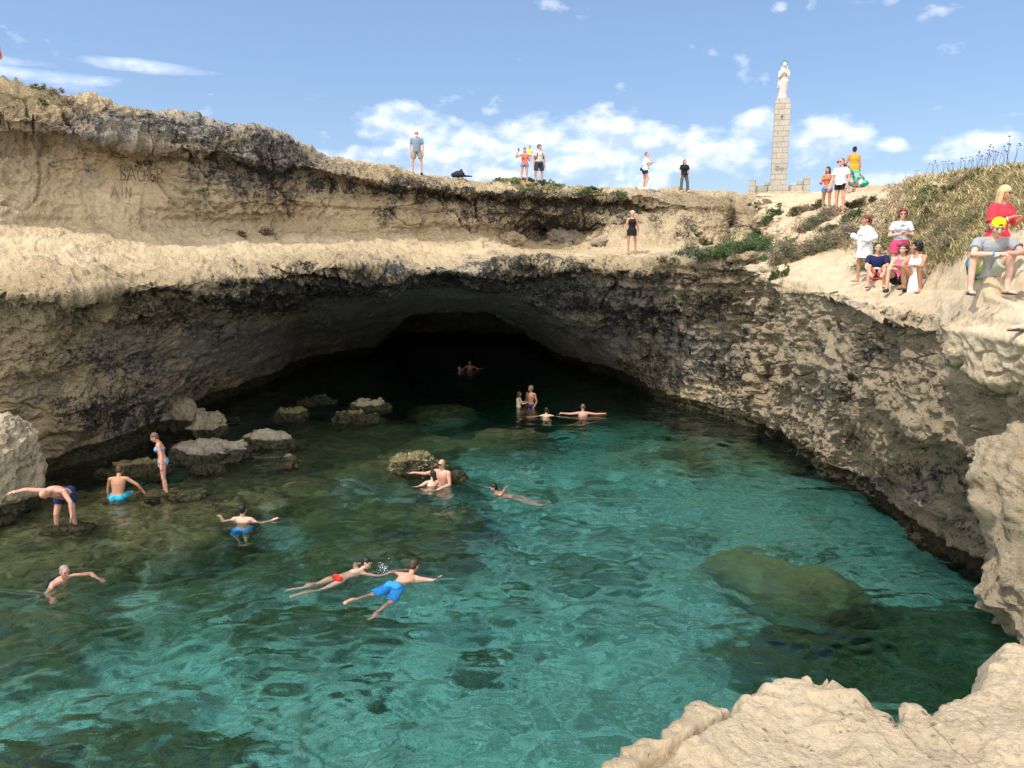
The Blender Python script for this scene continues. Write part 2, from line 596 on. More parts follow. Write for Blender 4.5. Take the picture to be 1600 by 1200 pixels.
INNER = [(-230, 690, 19.6), (0, 690, 20.0), (60, 700, 20.5), (100, 712, 21.5), (160, 700, 22.5), (240, 672, 25), (330, 622, 30.5), (400, 596, 34.5), (434, 586, 37.0), (452, 560, 39), (486, 552, 41.5),
         (540, 547, 44), (587, 540, 46.0), (597, 534, 45), (606, 518, 42), (620, 508, 40), (640, 490, 39), (700, 488, 39.2), (767, 487, 39.5), (812, 511, 41.5), (842, 537, 46.5), (875, 548, 42.5),
         (906, 560, 40.5), (945, 573, 38.5), (974, 582, 37), (988, 592, 35.4), (1010, 612, 32.6), (1030, 622, 31), (1080, 636, 29), (1143, 652, 27.2), (1251, 690, 24.4), (1262, 696, 24)]
WATER = wl([(-230, 760), (0, 742), (60, 738), (100, 735), (160, 722), (240, 690), (330, 630), (400, 602), (434, 592), (452, 577), (486, 566), (540, 556), (587, 549), (600, 526), (640, 524),
            (815, 524), (842, 540), (875, 557), (906, 568), (945, 580), (974, 589), (988, 601), (1010, 618), (1030, 629), (1080, 643), (1143, 660), (1251, 700), (1262, 706)])


def L(pts):
    y, d = line_fn(pts, xs)
    return unproj(xs, y, d)


rim = L(RIM)
back = rim.copy()
back[:, 1] += 22
back[:, 0] *= 1 + 22 / rim[:, 1]
back[:, 2] = rim[:, 2] * 0.4 + 8.6 * 0.6
rimb = rim.copy()
rimb[:, 1] += 1.6
rimb[:, 0] *= 1 + 1.6 / rim[:, 1]
rimb[:, 2] += 0.02
water = L(WATER)
under = water.copy()
under[:, 2] = -9
under[:, 1] += 0.8
w_ = (np.clip((xs - 592) / 22, 0, 1) * np.clip((852 - xs) / 25, 0, 1))[:, None]
inn = L(INNER)
inn2 = inn + w_ * np.array((0, 4.0, 2.2)) + (1 - w_) * (water - inn) * 0.15
wtr2 = water.copy()
wtr2[:, 2] = -0.5
lines = [back, rimb, rim, L(C1), L(C1B), L(FOOT), L(EDGE), L(LIP), L(MID), inn, inn2, wtr2, under]
rows = [14, 8, 62, 12, 90, 66, 26, 96, 110, 12, 46, 26]
G, tt = sheet(lines, rows, xs, 2)
# local hand-shaped relief: hollow beside the ledge, gully to the right of it
px = np.broadcast_to(xs[None], G.shape[:2]).ravel()
V = G.reshape(-1, 3).copy()
_, py = project(V)
T = np.repeat(np.interp(tt, [0, 9, 10, 11, 12], [0, 9, 9.3, 10, 11]), NC)


def push(V, px, py, x, y, rx, ry, a, p=1.0):
    g = np.exp(-(((px - x) / rx) ** 2 + ((py - y) / ry) ** 2) ** p)
    V[:, 1] += a * g * (V[:, 1] > 0)
    return V


V = push(V, px, py, 865, 362, 75, 17, 2.2)            # dark hollow
V = push(V, px, py, 700, 360, 60, 14, 0.5)
V = push(V, px, py, 1150, 345, 14, 30, 2.0)           # gully
V = push(V, px, py, 150, 290, 60, 55, 0.6)
V = push(V, px, py, 205, 270, 60, 45, 0.5)
V = push(V, px, py, 130, 640, 60, 30, -0.7)
V = push(V, px, py, 60, 620, 40, 40, 0.7)
V = push(V, px, py, 400, 345, 120, 22, 0.7)
G = V.reshape(G.shape)
N = grid_normals(smooth_axis(smooth_axis(G, 3, 0), 3, 1)).reshape(-1, 3)
fl = (N * (np.array((0, 0, CAM_Z)) - V)).sum(1)
N[fl < 0] *= -1
amp = np.interp(T, [0, 1, 2, 2.6, 3, 4, 5, 5.3, 6, 6.5, 7, 8, 8.6, 9, 10, 11], [0.1, 0.45, 0.55, 1.0, 1.1, 1.0, .6, .35, .8, 1.2, 1.2, 0.75, 0.5, 0.6, 1, 1])
amp *= 1 - 0.65 * blobfield(px, py, [(160, 290, 75, 55, 1), (850, 470, 160, 30, .5), (640, 470, 160, 30, .6), (1060, 350, 60, 30, .4), (520, 330, 60, 30, .4), (350, 560, 120, 50, .5)])
strat = np.interp(T, [0, 2, 3, 4, 5, 5.8, 6, 7, 7.3, 8, 11], [0.3, 0.7, 1.0, 0.6, 0.5, 0.4, 1.3, 1.3, 0.5, 0.3, 0.3])
V = relief(V, N, amp, strat * 1.25, seed=1, big=0.5, mid=0.2)
crackA = relief.crack
me = mesh_np('cliff', V, grid_faces(G.shape[0], NC, flip=True))
STAIN = [(220, 190, 260, 24, .38), (330, 215, 120, 40, .45), (420, 270, 90, 55, .62), (350, 260, 60, 40, .5), (210, 250, 22, 16, .75), (160, 235, 60, 12, .3), (480, 300, 60, 30, .45),
         (620, 292, 130, 12, .75), (760, 305, 160, 12, .75), (900, 320, 90, 22, .8), (800, 330, 110, 20, .6), (880, 352, 90, 26, .82), (960, 330, 40, 16, .6), (500, 290, 50, 16, .6),
         (605, 330, 25, 30, .55), (740, 335, 30, 26, .55), (980, 345, 26, 22, .65), (1020, 342, 18, 10, .6), (1075, 360, 24, 22, .45), (1148, 345, 9, 26, .7), (1160, 358, 26, 9, .7), (1210, 342, 32, 10, .5),
         (560, 432, 160, 14, .9), (440, 445, 120, 16, .85), (720, 440, 160, 14, .85), (300, 462, 150, 16, .6), (120, 462, 130, 10, .5), (850, 425, 130, 20, .85), (1000, 432, 150, 14, .6),
         (400, 470, 110, 30, .75), (520, 450, 120, 18, .8), (250, 500, 90, 36, .62), (330, 520, 60, 26, .5), (900, 470, 110, 28, .75), (1000, 500, 120, 45, .62), (1100, 480, 110, 36, .62),
         (1030, 580, 90, 50, .62), (1150, 600, 60, 50, .72), (1180, 500, 40, 60, .6), (170, 570, 110, 40, .55), (110, 630, 60, 30, .62), (190, 640, 70, 45, .78), (260, 660, 60, 45, .78), (1170, 420, 100, 14, .4),
         (60, 520, 60, 12, .2), (120, 480, 60, 8, .5), (930, 470, 60, 60, .6), (300, 600, 60, 40, .45)]
stain = blobfield(px, py, STAIN) * 1.12
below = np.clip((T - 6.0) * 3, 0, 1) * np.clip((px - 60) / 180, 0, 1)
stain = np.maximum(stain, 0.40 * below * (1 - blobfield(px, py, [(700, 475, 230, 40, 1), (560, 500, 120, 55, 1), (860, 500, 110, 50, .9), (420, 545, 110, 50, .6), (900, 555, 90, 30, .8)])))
stain = stain + 0.16 * np.exp(-((T - 3.3) / 1.0) ** 2) * np.clip((px - 190) / 120, 0, 1) + 0.10 * np.exp(-((T - 2.4) / .5) ** 2) * (px < 520) + crackA * 0.35 * np.clip(amp, 0, 1)
GREY = [(300, 200, 280, 34, .75), (420, 250, 130, 60, .7), (720, 470, 330, 50, 1.1), (400, 540, 160, 70, .85), (560, 500, 130, 60, .95), (220, 560, 150, 60, .6), (930, 530, 110, 70, .7), (780, 520, 160, 60, .95),
        (1080, 540, 130, 90, .6), (60, 610, 70, 30, .5), (150, 290, 70, 50, .25), (860, 355, 100, 30, .5), (100, 400, 120, 20, .25), (250, 640, 140, 60, .6), (1100, 640, 90, 40, .5)]
grey = blobfield(px, py, GREY)
rough = np.clip(amp, 0.15, 1)
set_attrs(me, V, stain, grey, rough, 0.35)
cliff = link('cliff', me, M_cliff)
tag(cliff, kind='structure')

# ---- right-hand cliff, slope and hill
xs2 = np.linspace(1176, 1900, 720)
H0 = [(1176, 303, 43), (1215, 304, 42), (1260, 303, 40), (1300, 299, 38), (1350, 293, 34), (1400, 289, 30), (1418, 280, 27), (1450, 270, 23), (1500, 264, 20.5), (1560, 259, 18.5), (1600, 257, 17), (1900, 250, 15)]
H1 = [(1176, 330, 39), (1205, 334, 36.5), (1240, 335, 33), (1290, 336, 28.5), (1320, 336, 27), (1400, 332, 23.5), (1450, 330, 19), (1500, 328, 16.5), (1600, 330, 13), (1900, 335, 12)]
H2 = [(1176, 373, 37), (1200, 376, 33),(1225, 378, 29), (1260, 380, 25), (1350, 385, 21.5), (1400, 388, 19.5), (1450, 388, 16.5), (1500, 385, 14.2), (1550, 388, 12.6), (1600, 388, 11.6), (1900, 410, 10)]
H3 = [(1176, 403, 26), (1200, 412, 24.2), (1260, 414, 22), (1345, 440, 18), (1400, 449, 16), (1460, 452, 14.4), (1500, 455, 12.8), (1550, 458, 11.4), (1600, 470, 10.2), (1900, 530, 8.2)]
H3N = [(1176, 405, 25.95), (1192, 416, 24.7), (1205, 424, 23.4), (1260, 428, 21.0), (1345, 452, 17.0), (1400, 464, 14.8), (1460, 466, 13.2), (1500, 461, 11.3), (1550, 463, 9.9), (1600, 482, 8.9), (1900, 560, 7.2)]
H4 = [(1176, 406, 25.9), (1192, 420, 24.6), (1205, 436, 22.6), (1225, 448, 21), (1260, 455, 19.3), (1285, 458, 18.2), (1330, 476, 15.6), (1370, 490, 13.8), (1400, 495, 13), (1455, 507, 11.9), (1464, 512, 10.6), (1500, 517, 9.9), (1530, 522, 9.4), (1600, 538, 8.5), (1900, 690, 6.0)]
H5 = [(x, y + 16, d + 0.35) for x, y, d in H4[:10]] + [(1464, 560, 10.55), (1480, 574, 10.2), (1530, 592, 9.5), (1565, 600, 9.1), (1600, 590, 8.7), (1900, 800, 6.2)]
H5U = [(x, y + 9, d + 0.25) for x, y, d in H5[:10]] + [(1464, 569, 11.2), (1480, 583, 10.8), (1530, 602, 9.95), (1565, 609, 9.5), (1600, 602, 9.1), (1900, 815, 6.8)]
H6 = [(1176, 545, 25.9), (1194, 555, 24.6), (1208, 562, 22.6), (1300, 602, 17.6), (1400, 645, 13.8), (1450, 676, 12.2), (1500, 716, 10.8), (1560, 768, 9.6), (1600, 800, 9.0), (1900, 1010, 6.3)]
H6U = [(1176, 553, 25.95), (1194, 563, 24.65), (1208, 570, 22.7), (1300, 612, 17.8), (1380, 650, 14.7), (1400, 660, 14.3), (1450, 694, 13.3), (1500, 736, 12.2), (1560, 790, 11.2), (1600, 820, 10.6), (1900, 1030, 7.6)]
H6B = [(1176, 625, 25.4), (1194, 632, 24.6), (1250, 665, 22.2), (1350, 730, 17.6), (1450, 795, 14.9), (1550, 870, 12.8), (1600, 900, 12.0), (1900, 1080, 8.5)]
H7 = wl([(1176, 669), (1210, 685), (1253, 702), (1264, 722), (1283, 748), (1350, 790), (1417, 832), (1483, 885), (1533, 928), (1600, 968), (1900, 1120)])
_xs = xs
xs = xs2
h0 = L(H0)
hb = h0.copy()
hb[:, 1] += 20
hb[:, 0] *= 1 + 20 / h0[:, 1]
hb[:, 2] = 8.4
h7 = L(H7)
h8 = h7.copy()
h8[:, 2] = -0.45
h8[:, 0] += 0.35
h9 = h7.copy()
h9[:, 2] = -9
h9[:, 0] += 4.5
h9[:, 2] = -6
lines = [hb, h0, L(H1), L(H2), L(H3), L(H3N), L(H4), L(H5), L(H5U), L(H6), L(H6U), L(H6B), h8, h9]
xs = _xs
rows = [16, 70, 64, 74, 20, 40, 44, 10, 90, 16, 80, 66, 20]
G2, tt2 = sheet(lines, rows, xs2, 2)
px2 = np.broadcast_to(xs2[None], G2.shape[:2]).ravel()
V = G2.reshape(-1, 3).copy()
_, py2 = project(V)
T2 = np.repeat(tt2, len(xs2))
V = push(V, px2, py2, 1375, 545, 20, 48, 0.9)            # dark vertical cleft
V = push(V, px2, py2, 1350, 620, 20, 36, 0.9)
V = push(V, px2, py2, 1300, 560, 40, 60, -0.5)
V = push(V, px2, py2, 1555, 545, 34, 24, 0.28)           # scoop in the face of the pale block
G2 = V.reshape(G2.shape)
N = grid_normals(smooth_axis(smooth_axis(G2, 3, 0), 3, 1)).reshape(-1, 3)
fl = (N * (np.array((0, 0, CAM_Z)) - V)).sum(1)
N[fl < 0] *= -1
T2 = np.interp(T2, [0, 1, 2, 3, 4, 5, 6, 7, 8, 9, 10, 11, 12, 13], [0, 1, 2, 3, 4, 4.5, 5, 5.8, 6, 7, 7.2, 8, 9, 10])
amp = np.interp(T2, [0, 1, 2, 3, 4, 4.7, 5, 6, 7, 8, 9, 10], [0.2, 0.3, 0.4, 0.35, 0.22, 0.3, 0.7, 1.3, 1.3, 1.3, 1.2, 1.0])
blk = np.clip((px2 - 1455) / 15, 0, 1) * np.clip((612 - py2) / 10, 0, 1)
amp *= 1 - 0.45 * blk
T2 = np.where((px2 > 1460) & (py2 < 606) & (T2 > 5), 5.2, T2)
amp *= np.clip(V[:, 1] / 12, 0.55, 1)
strat = np.interp(T2, [0, 1, 2, 3, 4, 4.6, 5, 5.4, 6, 9, 10], [0.2, 0.5, 0.3, 0.1, 0.25, 0.7, 0.8, 0.8, 0.3, 0.2, 0.2])
V = relief(V, N, amp, strat * 1.2 * (1 - 0.75 * blk), seed=5, big=0.40, mid=0.15, pits=0.08)
crackB = relief.crack
for (cx, cy, a_, r_) in ((8.12, 17.35, .12, .35), (8.0, 16.1, .06, .3), (6.42, 10.52, .30, .30)):
    V[:, 2] += a_ * np.exp(-(((V[:, 0] - cx) ** 2 + (V[:, 1] - cy) ** 2) / r_ ** 2) ** 1.5) * (V[:, 2] > 4.6)
lw = np.exp(-((px2 - 1176) / 45) ** 2)
V[:, 0] += lw * 1.1 * fbm(V, 0.9, 4, 0.6, seed=91)
V[:, 1] += lw * 0.8 * fbm(V, 0.7, 3, 0.6, seed=92)
me = mesh_np('right_cliff', V, grid_faces(G2.shape[0], len(xs2), flip=True))
stain = blobfield(px2, py2, [(1320, 470, 60, 12, .55), (1400, 512, 70, 14, .8), (1380, 550, 26, 45, .72), (1450, 560, 32, 30, .55), (1350, 620, 30, 50, .68), (1440, 600, 30, 20, .6), (1240, 620, 60, 60, .5), (1210, 500, 20, 80, .15),
                               (1300, 700, 90, 36, .6), (1400, 740, 90, 40, .62), (1480, 750, 70, 36, .72), (1530, 820, 60, 50, .66), (1450, 840, 90, 30, .62), (1260, 520, 50, 50, .32), (1330, 790, 60, 20, .7), (1500, 880, 90, 30, .62),
                               (1230, 350, 30, 8, .3), (1500, 500, 60, 5, .35)])
grey = blobfield(px2, py2, [(1260, 600, 90, 110, .55), (1400, 560, 80, 50, .5), (1380, 770, 190, 60, .6), (1500, 800, 100, 50, .6), (1320, 475, 60, 14, .6)])
set_attrs(me, V, stain * 0.72 + crackB * .3 * np.clip(amp, 0, 1), grey * 0.75, np.clip(amp, 0.12, 1), 0.30)
right_cliff = link('cliff_right_side', me, M_ledge)
tag(right_cliff, kind='structure')

# ---- the overhanging ledge the photographer stands on: radial sheet, edge traced from where it meets the view
EDGEPX = [(820, 1290), (880, 1240), (935, 1200), (985, 1160), (1020, 1140), (1040, 1120), (1062, 1106), (1068, 1088), (1095, 1084), (1120, 1092), (1150, 1090), (1170, 1070), (1200, 1048),
          (1240, 1044), (1258, 1043), (1275, 1056), (1290, 1046), (1310, 1060), (1335, 1068), (1365, 1082), (1378, 1098), (1400, 1098), (1403, 1080), (1425, 1080), (1432, 1100), (1460, 1094), (1480, 1082), (1505, 1070), (1530, 1062),
          (1540, 1050), (1545, 1030), (1562, 1024), (1568, 1002), (1585, 998), (1600, 1003), (1660, 960), (1760, 940), (1850, 880)]
ez = 4.4
E = []
for (x, y) in EDGEPX:
    d = float(dist_at_z(y, ez))
    E.append(unproj(x, y, d)[:2])
E = np.array(E)
E = np.concatenate([[(-4.5, -0.2), (-2.6, 0.1), (-1.2, 0.6), (-0.4, 1.1)], E, [(6.5, 6.2), (9, 6), (12, 3), (12, -6), (0, -9), (-9, -6)]])
cen = np.array((1.6, 0.9))
seg = np.linalg.norm(np.diff(np.vstack([E, E[:1]]), axis=0), axis=1)
cum = np.concatenate([[0], np.cumsum(seg)])
s = np.concatenate([np.arange(0, cum[-7], 0.009), np.arange(cum[-7], cum[-1], 0.2)])
Ep = np.stack([np.interp(s, cum, np.append(E[:, k], E[0, k])) for k in (0, 1)], -1)
ne = len(s)
nz = fbm(np.column_stack([Ep, np.zeros(ne)]), 0.16, 4, seed=31)
dirs = Ep - cen
dirs /= np.linalg.norm(dirs, axis=1)[:, None]
nz2 = fbm(np.column_stack([Ep, np.zeros(ne)]), 0.075, 3, 0.6, seed=32, ridged=True)
Ep = Ep + dirs * (nz * 0.055 + nz2 * 0.022)[:, None]
tr = np.concatenate([np.linspace(0.0, 0.3, 12, endpoint=False), np.linspace(0.3, 1, 250)])
top = cen[None, None] + (Ep - cen)[None] * tr[:, None, None]
fall = (1 - tr)[:, None] * np.linalg.norm(Ep - cen, axis=1)[None]
zt = ez - 0.035 * np.exp(-fall / 0.02) + 0.0 * fall
zt = zt - 0.02 * np.clip(fall, 0, 2)
P3 = np.concatenate([top, zt[..., None]], -1)
side = []
for k, (dn, inn) in enumerate([(0.18, -0.01), (0.3, 0.06), (0.5, 0.2), (0.9, 0.5), (1.6, 0.7), (3.0, 0.5), (4.8, 0.3), (8.5, 0.3)]):
    e = Ep - dirs * inn
    side.append(np.column_stack([e, np.full(ne, ez - dn)]))
P3 = np.concatenate([P3, np.array(side)])
V = P3.reshape(-1, 3)
n1 = fbm(V, 1.1, 3, seed=40) * 0.05 - 0.02 + fbm(V, 0.34, 5, 0.62, seed=41, ridged=True) * 0.042 + fbm(V, 0.10, 3, 0.6, seed=141) * 0.014 - 0.05 * np.exp(-(fbm(V, 0.8, 4, seed=47) / 0.02) ** 2)
w = worley(V + 0.03 * np.stack([fbm(V, .1, 2, seed=60 + k) for k in range(3)], -1), 0.13, 43)
n1 -= 0.045 * np.clip(0.5 - w, 0, 1) * 2 * np.clip(fbm(V, 0.6, 2, seed=44) * 2 + 0.4, 0, 1)
w3 = worley(V, 0.05, 48)
n1 -= 0.012 * np.clip(0.45 - w3, 0, 1) * 2 * np.clip(fbm(V, 0.4, 2, seed=49) * 3, 0, 1)
istop = np.arange(len(V)) < len(tr) * ne
V = V.copy()
V[:, 2] += n1 * np.where(istop, 1.0, 0.6)
V[:, 0] += np.where(istop, 0, fbm(V, 0.5, 3, seed=45) * 0.12)
V[:, 1] += np.where(istop, 0, fbm(V, 0.5, 3, seed=46) * 0.12)
me = mesh_np('foreground_ledge', V, grid_faces(P3.shape[0], ne, wrap=True, flip=False))
set_attrs(me, V, np.zeros(len(V)), np.full(len(V), 0.02) + 0.3 * (V[:, 2] < 3), np.full(len(V), 0.9), 0.3)
fore = link('ground_near_ledge', me, M_near)
tag(fore, kind='structure')

# ---- far land behind the rims
gv, gf = [], []
ys_ = np.array([56.0, 90, 160, 400, 1200, 3500])
xg = np.linspace(-1, 1, 40)
V = np.array([[x * (y * 1.2 + 30), y, 8.35 + (-2.0 if y > 1000 else 0)] for y in ys_ for x in xg])
me = mesh_np('ground', V, grid_faces(len(ys_), 40))
set_attrs(me, V, np.zeros(len(V)), np.zeros(len(V)), np.full(len(V), .3))
tag(link('ground', me, M_cliff), kind='structure')
for (x0, x1, y0, y1, z) in ((-400, -26, -300, 60, 7.5), (25, 400, -300, 60, 4.6), (-26, 25, -300, -5.5, 4.3)):
    V = np.array([(x0, y0, z), (x1, y0, z), (x1, y1, z), (x0, y1, z)], float)
    me = mesh_np('ground', V, np.array([[0, 1, 2, 3]]))
    set_attrs(me, V, np.zeros(4), np.zeros(4), np.full(4, .3), -9)
    tag(link('ground', me, M_cliff), kind='structure')
# ------------------------------------------------------------------ water and sea bed
def water_material():
    m = bpy.data.materials.new('sea_water')
    m.use_nodes = True
    nt = m.node_tree
    nt.nodes.clear()
    out = nd(nt, 'ShaderNodeOutputMaterial')
    g = nd(nt, 'ShaderNodeBsdfGlass')
    g.inputs['IOR'].default_value = 1.333
    g.inputs['Roughness'].default_value = 0.0
    tc = nd(nt, 'ShaderNodeTexCoord')
    n = noise_n(nt, tc.outputs['Object'], 7.5, 3, 0.55, 0.4)
    b = nd(nt, 'ShaderNodeBump')
    b.inputs['Distance'].default_value = 0.012
    b.inputs['Strength'].default_value = 0.8
    nt.links.new(n, b.inputs['Height'])
    nt.links.new(b.outputs[0], g.inputs['Normal'])
    nt.links.new(g.outputs[0], out.inputs['Surface'])
    ab = nd(nt, 'ShaderNodeVolumeAbsorption')
    ab.inputs['Color'].default_value = (0.27, 0.83, 0.87, 1)
    ab.inputs['Density'].default_value = 0.245
    nt.links.new(ab.outputs[0], out.inputs['Volume'])
    return m


X0, X1, Y0, Y1, ST = -20.0, 12.5, -2.0, 62.0, 0.055
# finer near the camera: rows spaced with distance
yr = [Y0]
while yr[-1] < Y1:
    yr.append(yr[-1] + max(0.035, 0.0032 * max(yr[-1], 4)))
yr = np.array(yr)
xr = np.arange(X0, X1, 0.05)
XX, YY = np.meshgrid(xr, yr)
Pw = np.stack([XX.ravel(), YY.ravel(), np.zeros(XX.size)], -1)
amp = np.interp(Pw[:, 1], [0, 18, 30, 50], [1.0, 0.9, 0.45, 0.25])
q = Pw * np.array((1.0, 1.25, 1))
wv = 0.070 * fbm(q + 0.25 * np.stack([fbm(q, 1.0, 2, seed=300), fbm(q, 1.0, 2, seed=301), 0 * XX.ravel()], -1), 1.15, 2, 0.45, seed=302)
wv = wv + 0.058 * fbm(q, 0.55, 2, 0.5, seed=305) + 0.016 * fbm(q, 0.2, 1, seed=309)
zw = wv * amp
nr, ncw = XX.shape
Vw = np.column_stack([Pw[:, :2], zw])
nv = len(Vw)
# closed body: skirt and bottom
corners = [0, ncw - 1, nv - 1, nv - ncw]
edge_i = np.concatenate([np.arange(0, ncw), np.arange(2 * ncw - 1, nv, ncw), np.arange(nv - 2, nv - ncw - 1, -1), np.arange(nv - 2 * ncw, 0, -ncw)])
low = Vw[edge_i].copy()
low[:, 2] = -9
fq = grid_faces(nr, ncw)
k = len(edge_i)
ar = np.arange(k)
sk = np.stack([edge_i, nv + ar, nv + (ar + 1) % k, edge_i[(ar + 1) % k]], -1)
cidx = nv + k
Vall = np.vstack([Vw, low, [[(X0 + X1) / 2, (Y0 + Y1) / 2, -9]]])
tri = np.stack([nv + (ar + 1) % k, nv + ar, np.full(k, cidx)], -1)
me = mesh_np('water', Vall, np.vstack([fq, sk]), tris=tri)
M_water = water_material()
water_o = link('water', me, M_water)
tag(water_o, kind='structure')

# sea bed: sand hollow, algae-covered rock shelves to the left
bx = np.arange(-21, 14, 0.09)
by = np.concatenate([np.arange(-3, 34, 0.09), np.arange(34, 63, 0.25)])
BX, BY = np.meshgrid(bx, by)
Pb = np.stack([BX.ravel(), BY.ravel(), np.zeros(BX.size)], -1)


def at_w(px, py, z=0.0):
    return unproj(px, py, float(dist_at_z(py, z)))


zb = np.full(len(Pb), -3.6) + 0.35 * fbm(Pb, 3.5, 3, seed=201)
alg_shade = np.clip((Pb[:, 1] - 21) / 16, 0, 0.9) + 0.18 * fbm(Pb, 4, 3, seed=231)
zb = zb - 2.0 * np.clip((Pb[:, 1] - 24) / 14, 0, 1)
# (px, py, rx_m, ry_m, top z, algae and painted shade)
SHELF = [(120, 800, 3.2, 2.6, -0.55, 1), (230, 790, 2.8, 1.7, -0.45, 1), (330, 760, 3.6, 2.2, -0.8, 1), (450, 700, 3.4, 2.6, -0.9, 1), (260, 830, 1.3, 1.1, -0.7, 1), (60, 840, 2.6, 2, -0.9, 1),
         (560, 700, 2.4, 2.2, -1.3, 1), (600, 780, 2.6, 1.2, -1.7, 1), (650, 720, 2.0, 1.1, -0.9, 1), (690, 635, 1.6, 1.4, -1.0, 1), (790, 668, 1.5, 1.1, -1.0, 1), (590, 830, 2.1, 0.9, -1.7, 1),
         (540, 660, 3, 2.2, -1.4, 1), (640, 680, 2.2, 1.3, -1.5, 1), (440, 850, 2.8, 1.1, -2.5, .75), (300, 880, 1.2, 0.9, -2.4, .65), (150, 945, 1.5, .8, -2.9, .6), (10, 950, 1.6, 1.6, -2.3, .8), (60, 1010, 1.2, 0.5, -2.9, .6), (270, 1130, 1.5, 0.5, -2.8, .95), (130, 1095, 1.3, .6, -2.8, .6),
         (10, 1160, 1.0, 0.6, -2.4, .8), (460, 925, 2.2, 0.5, -2.8, .75), (230, 1050, 1.2, .35, -2.9, .7), (420, 985, 1.0, .25, -3.0, .6), (1240, 880, 0.1, .1, -3, 1), (1130, 690, 3.2, 2.0, -2.6, .7), (1050, 690, 2.4, 1.6, -2.8, .6), (1400, 1000, 3.0, 1.5, -4.0, .85), (1250, 960, 1.4, 0.9, -4.0, .8), (950, 850, 1.8, .8, -3.6, .55),  # dark bed patches at lower right stand in for the ledge's shadow
         (1020, 800, 1.6, .6, -3.5, .5), (840, 790, 1.4, .5, -3.4, .6), (900, 740, 2.0, 1.0, -3.3, .5), (960, 930, 1.1, .5, -3.8, .5), (1480, 940, 2.4, 1.0, -3.8, .8), (570, 1010, .5, .3, -3.4, .8), (750, 985, .5, .3, -3.5, .8), (760, 680, 1.2, .7, -1.6, .8)]
for (x, y, rx, ry, tz, a) in SHELF:
    c = at_w(x, y)
    off = 0.55 * max(0.0, -tz)
    c = c + np.array((c[0] / c[1] * off, off, 0))
    wob = 0.35 * fbm(Pb, 1.3, 3, seed=int(x) % 97)
    r = np.sqrt(((Pb[:, 0] - c[0]) / rx) ** 2 + ((Pb[:, 1] - c[1]) / ry) ** 2) + wob
    g = 1 / (1 + np.exp(np.clip((r - 1) * 9, -30, 30)))
    zb = np.maximum(zb, zb * (1 - g) + (tz + 0.15 * wob) * g)
    alg_shade = np.maximum(alg_shade, g * a)
zb = zb + 0.14 * fbm(Pb, 0.8, 4, 0.55, seed=210, ridged=True) * (0.25 + 0.75 * alg_shade) + 0.05 * fbm(Pb, 0.2, 2, seed=212) * alg_shade
# boulders strewn on the sand
wr = worley(Pb, 0.9, 220)
cob = np.clip(0.42 - wr, 0, 1) * np.clip(fbm(Pb, 3, 2, seed=221) * 2 + 0.3, 0, 1)
zb = zb + cob * 0.9
alg_shade = np.maximum(alg_shade, np.clip(cob * 3, 0, 0.55))
zb = np.minimum(zb, -0.12)
zb = np.where(Pb[:, 1] > 34, np.minimum(zb, -2.5), zb)
Vb = np.column_stack([Pb[:, :2], zb])
me = mesh_np('seabed', Vb, grid_faces(*BX.shape))
attr(me, 'algae', alg_shade)  # algae cover plus the shade painted below the ledge
m, nt, bs = new_mat('sea_bed')
tc = nd(nt, 'ShaderNodeTexCoord')
P = tc.outputs['Object']
n1 = noise_n(nt, P, 0.9, 6, 0.6, 0.4)
n2 = noise_n(nt, P, 5, 6, 0.65)
n3 = noise_n(nt, P, 2.6, 7, 0.7, 0.5)
sand = mixc(nt, ramp(nt, n2, [(0.35, 0.0), (0.65, 1.0)]), (0.46, 0.445, 0.34), (0.78, 0.76, 0.62))
sand = mixc(nt, ramp(nt, n3, [(0.42, 0.0), (0.56, 0.8)]), sand, (0.19, 0.19, 0.11))
alc = mixc(nt, ramp(nt, n2, [(0.38, 0.0), (0.66, 1.0)]), (0.045, 0.042, 0.018), (0.21, 0.19, 0.075))
a = math_n(nt, 'ADD', attr_n(nt, 'algae'), math_n(nt, 'MULTIPLY', math_n(nt, 'SUBTRACT', n1, 0.5), 1.7))
a = math_n(nt, 'ADD', a, 0.08)
nt.links.new(mixc(nt, ramp(nt, a, [(0.25, 0.0), (0.80, 1.0)]), sand, alc), bs.inputs['Base Color'])
bs.inputs['Roughness'].default_value = 0.95
b = nd(nt, 'ShaderNodeBump')
b.inputs['Distance'].default_value = 0.12
nt.links.new(n2, b.inputs['Height'])
nt.links.new(b.outputs[0], bs.inputs['Normal'])
bed = link('seabed', me, m)
tag(bed, kind='structure')

# ------------------------------------------------------------------ people
def prim(bm_list, kind, *a):
    bm_list.append((kind, a))


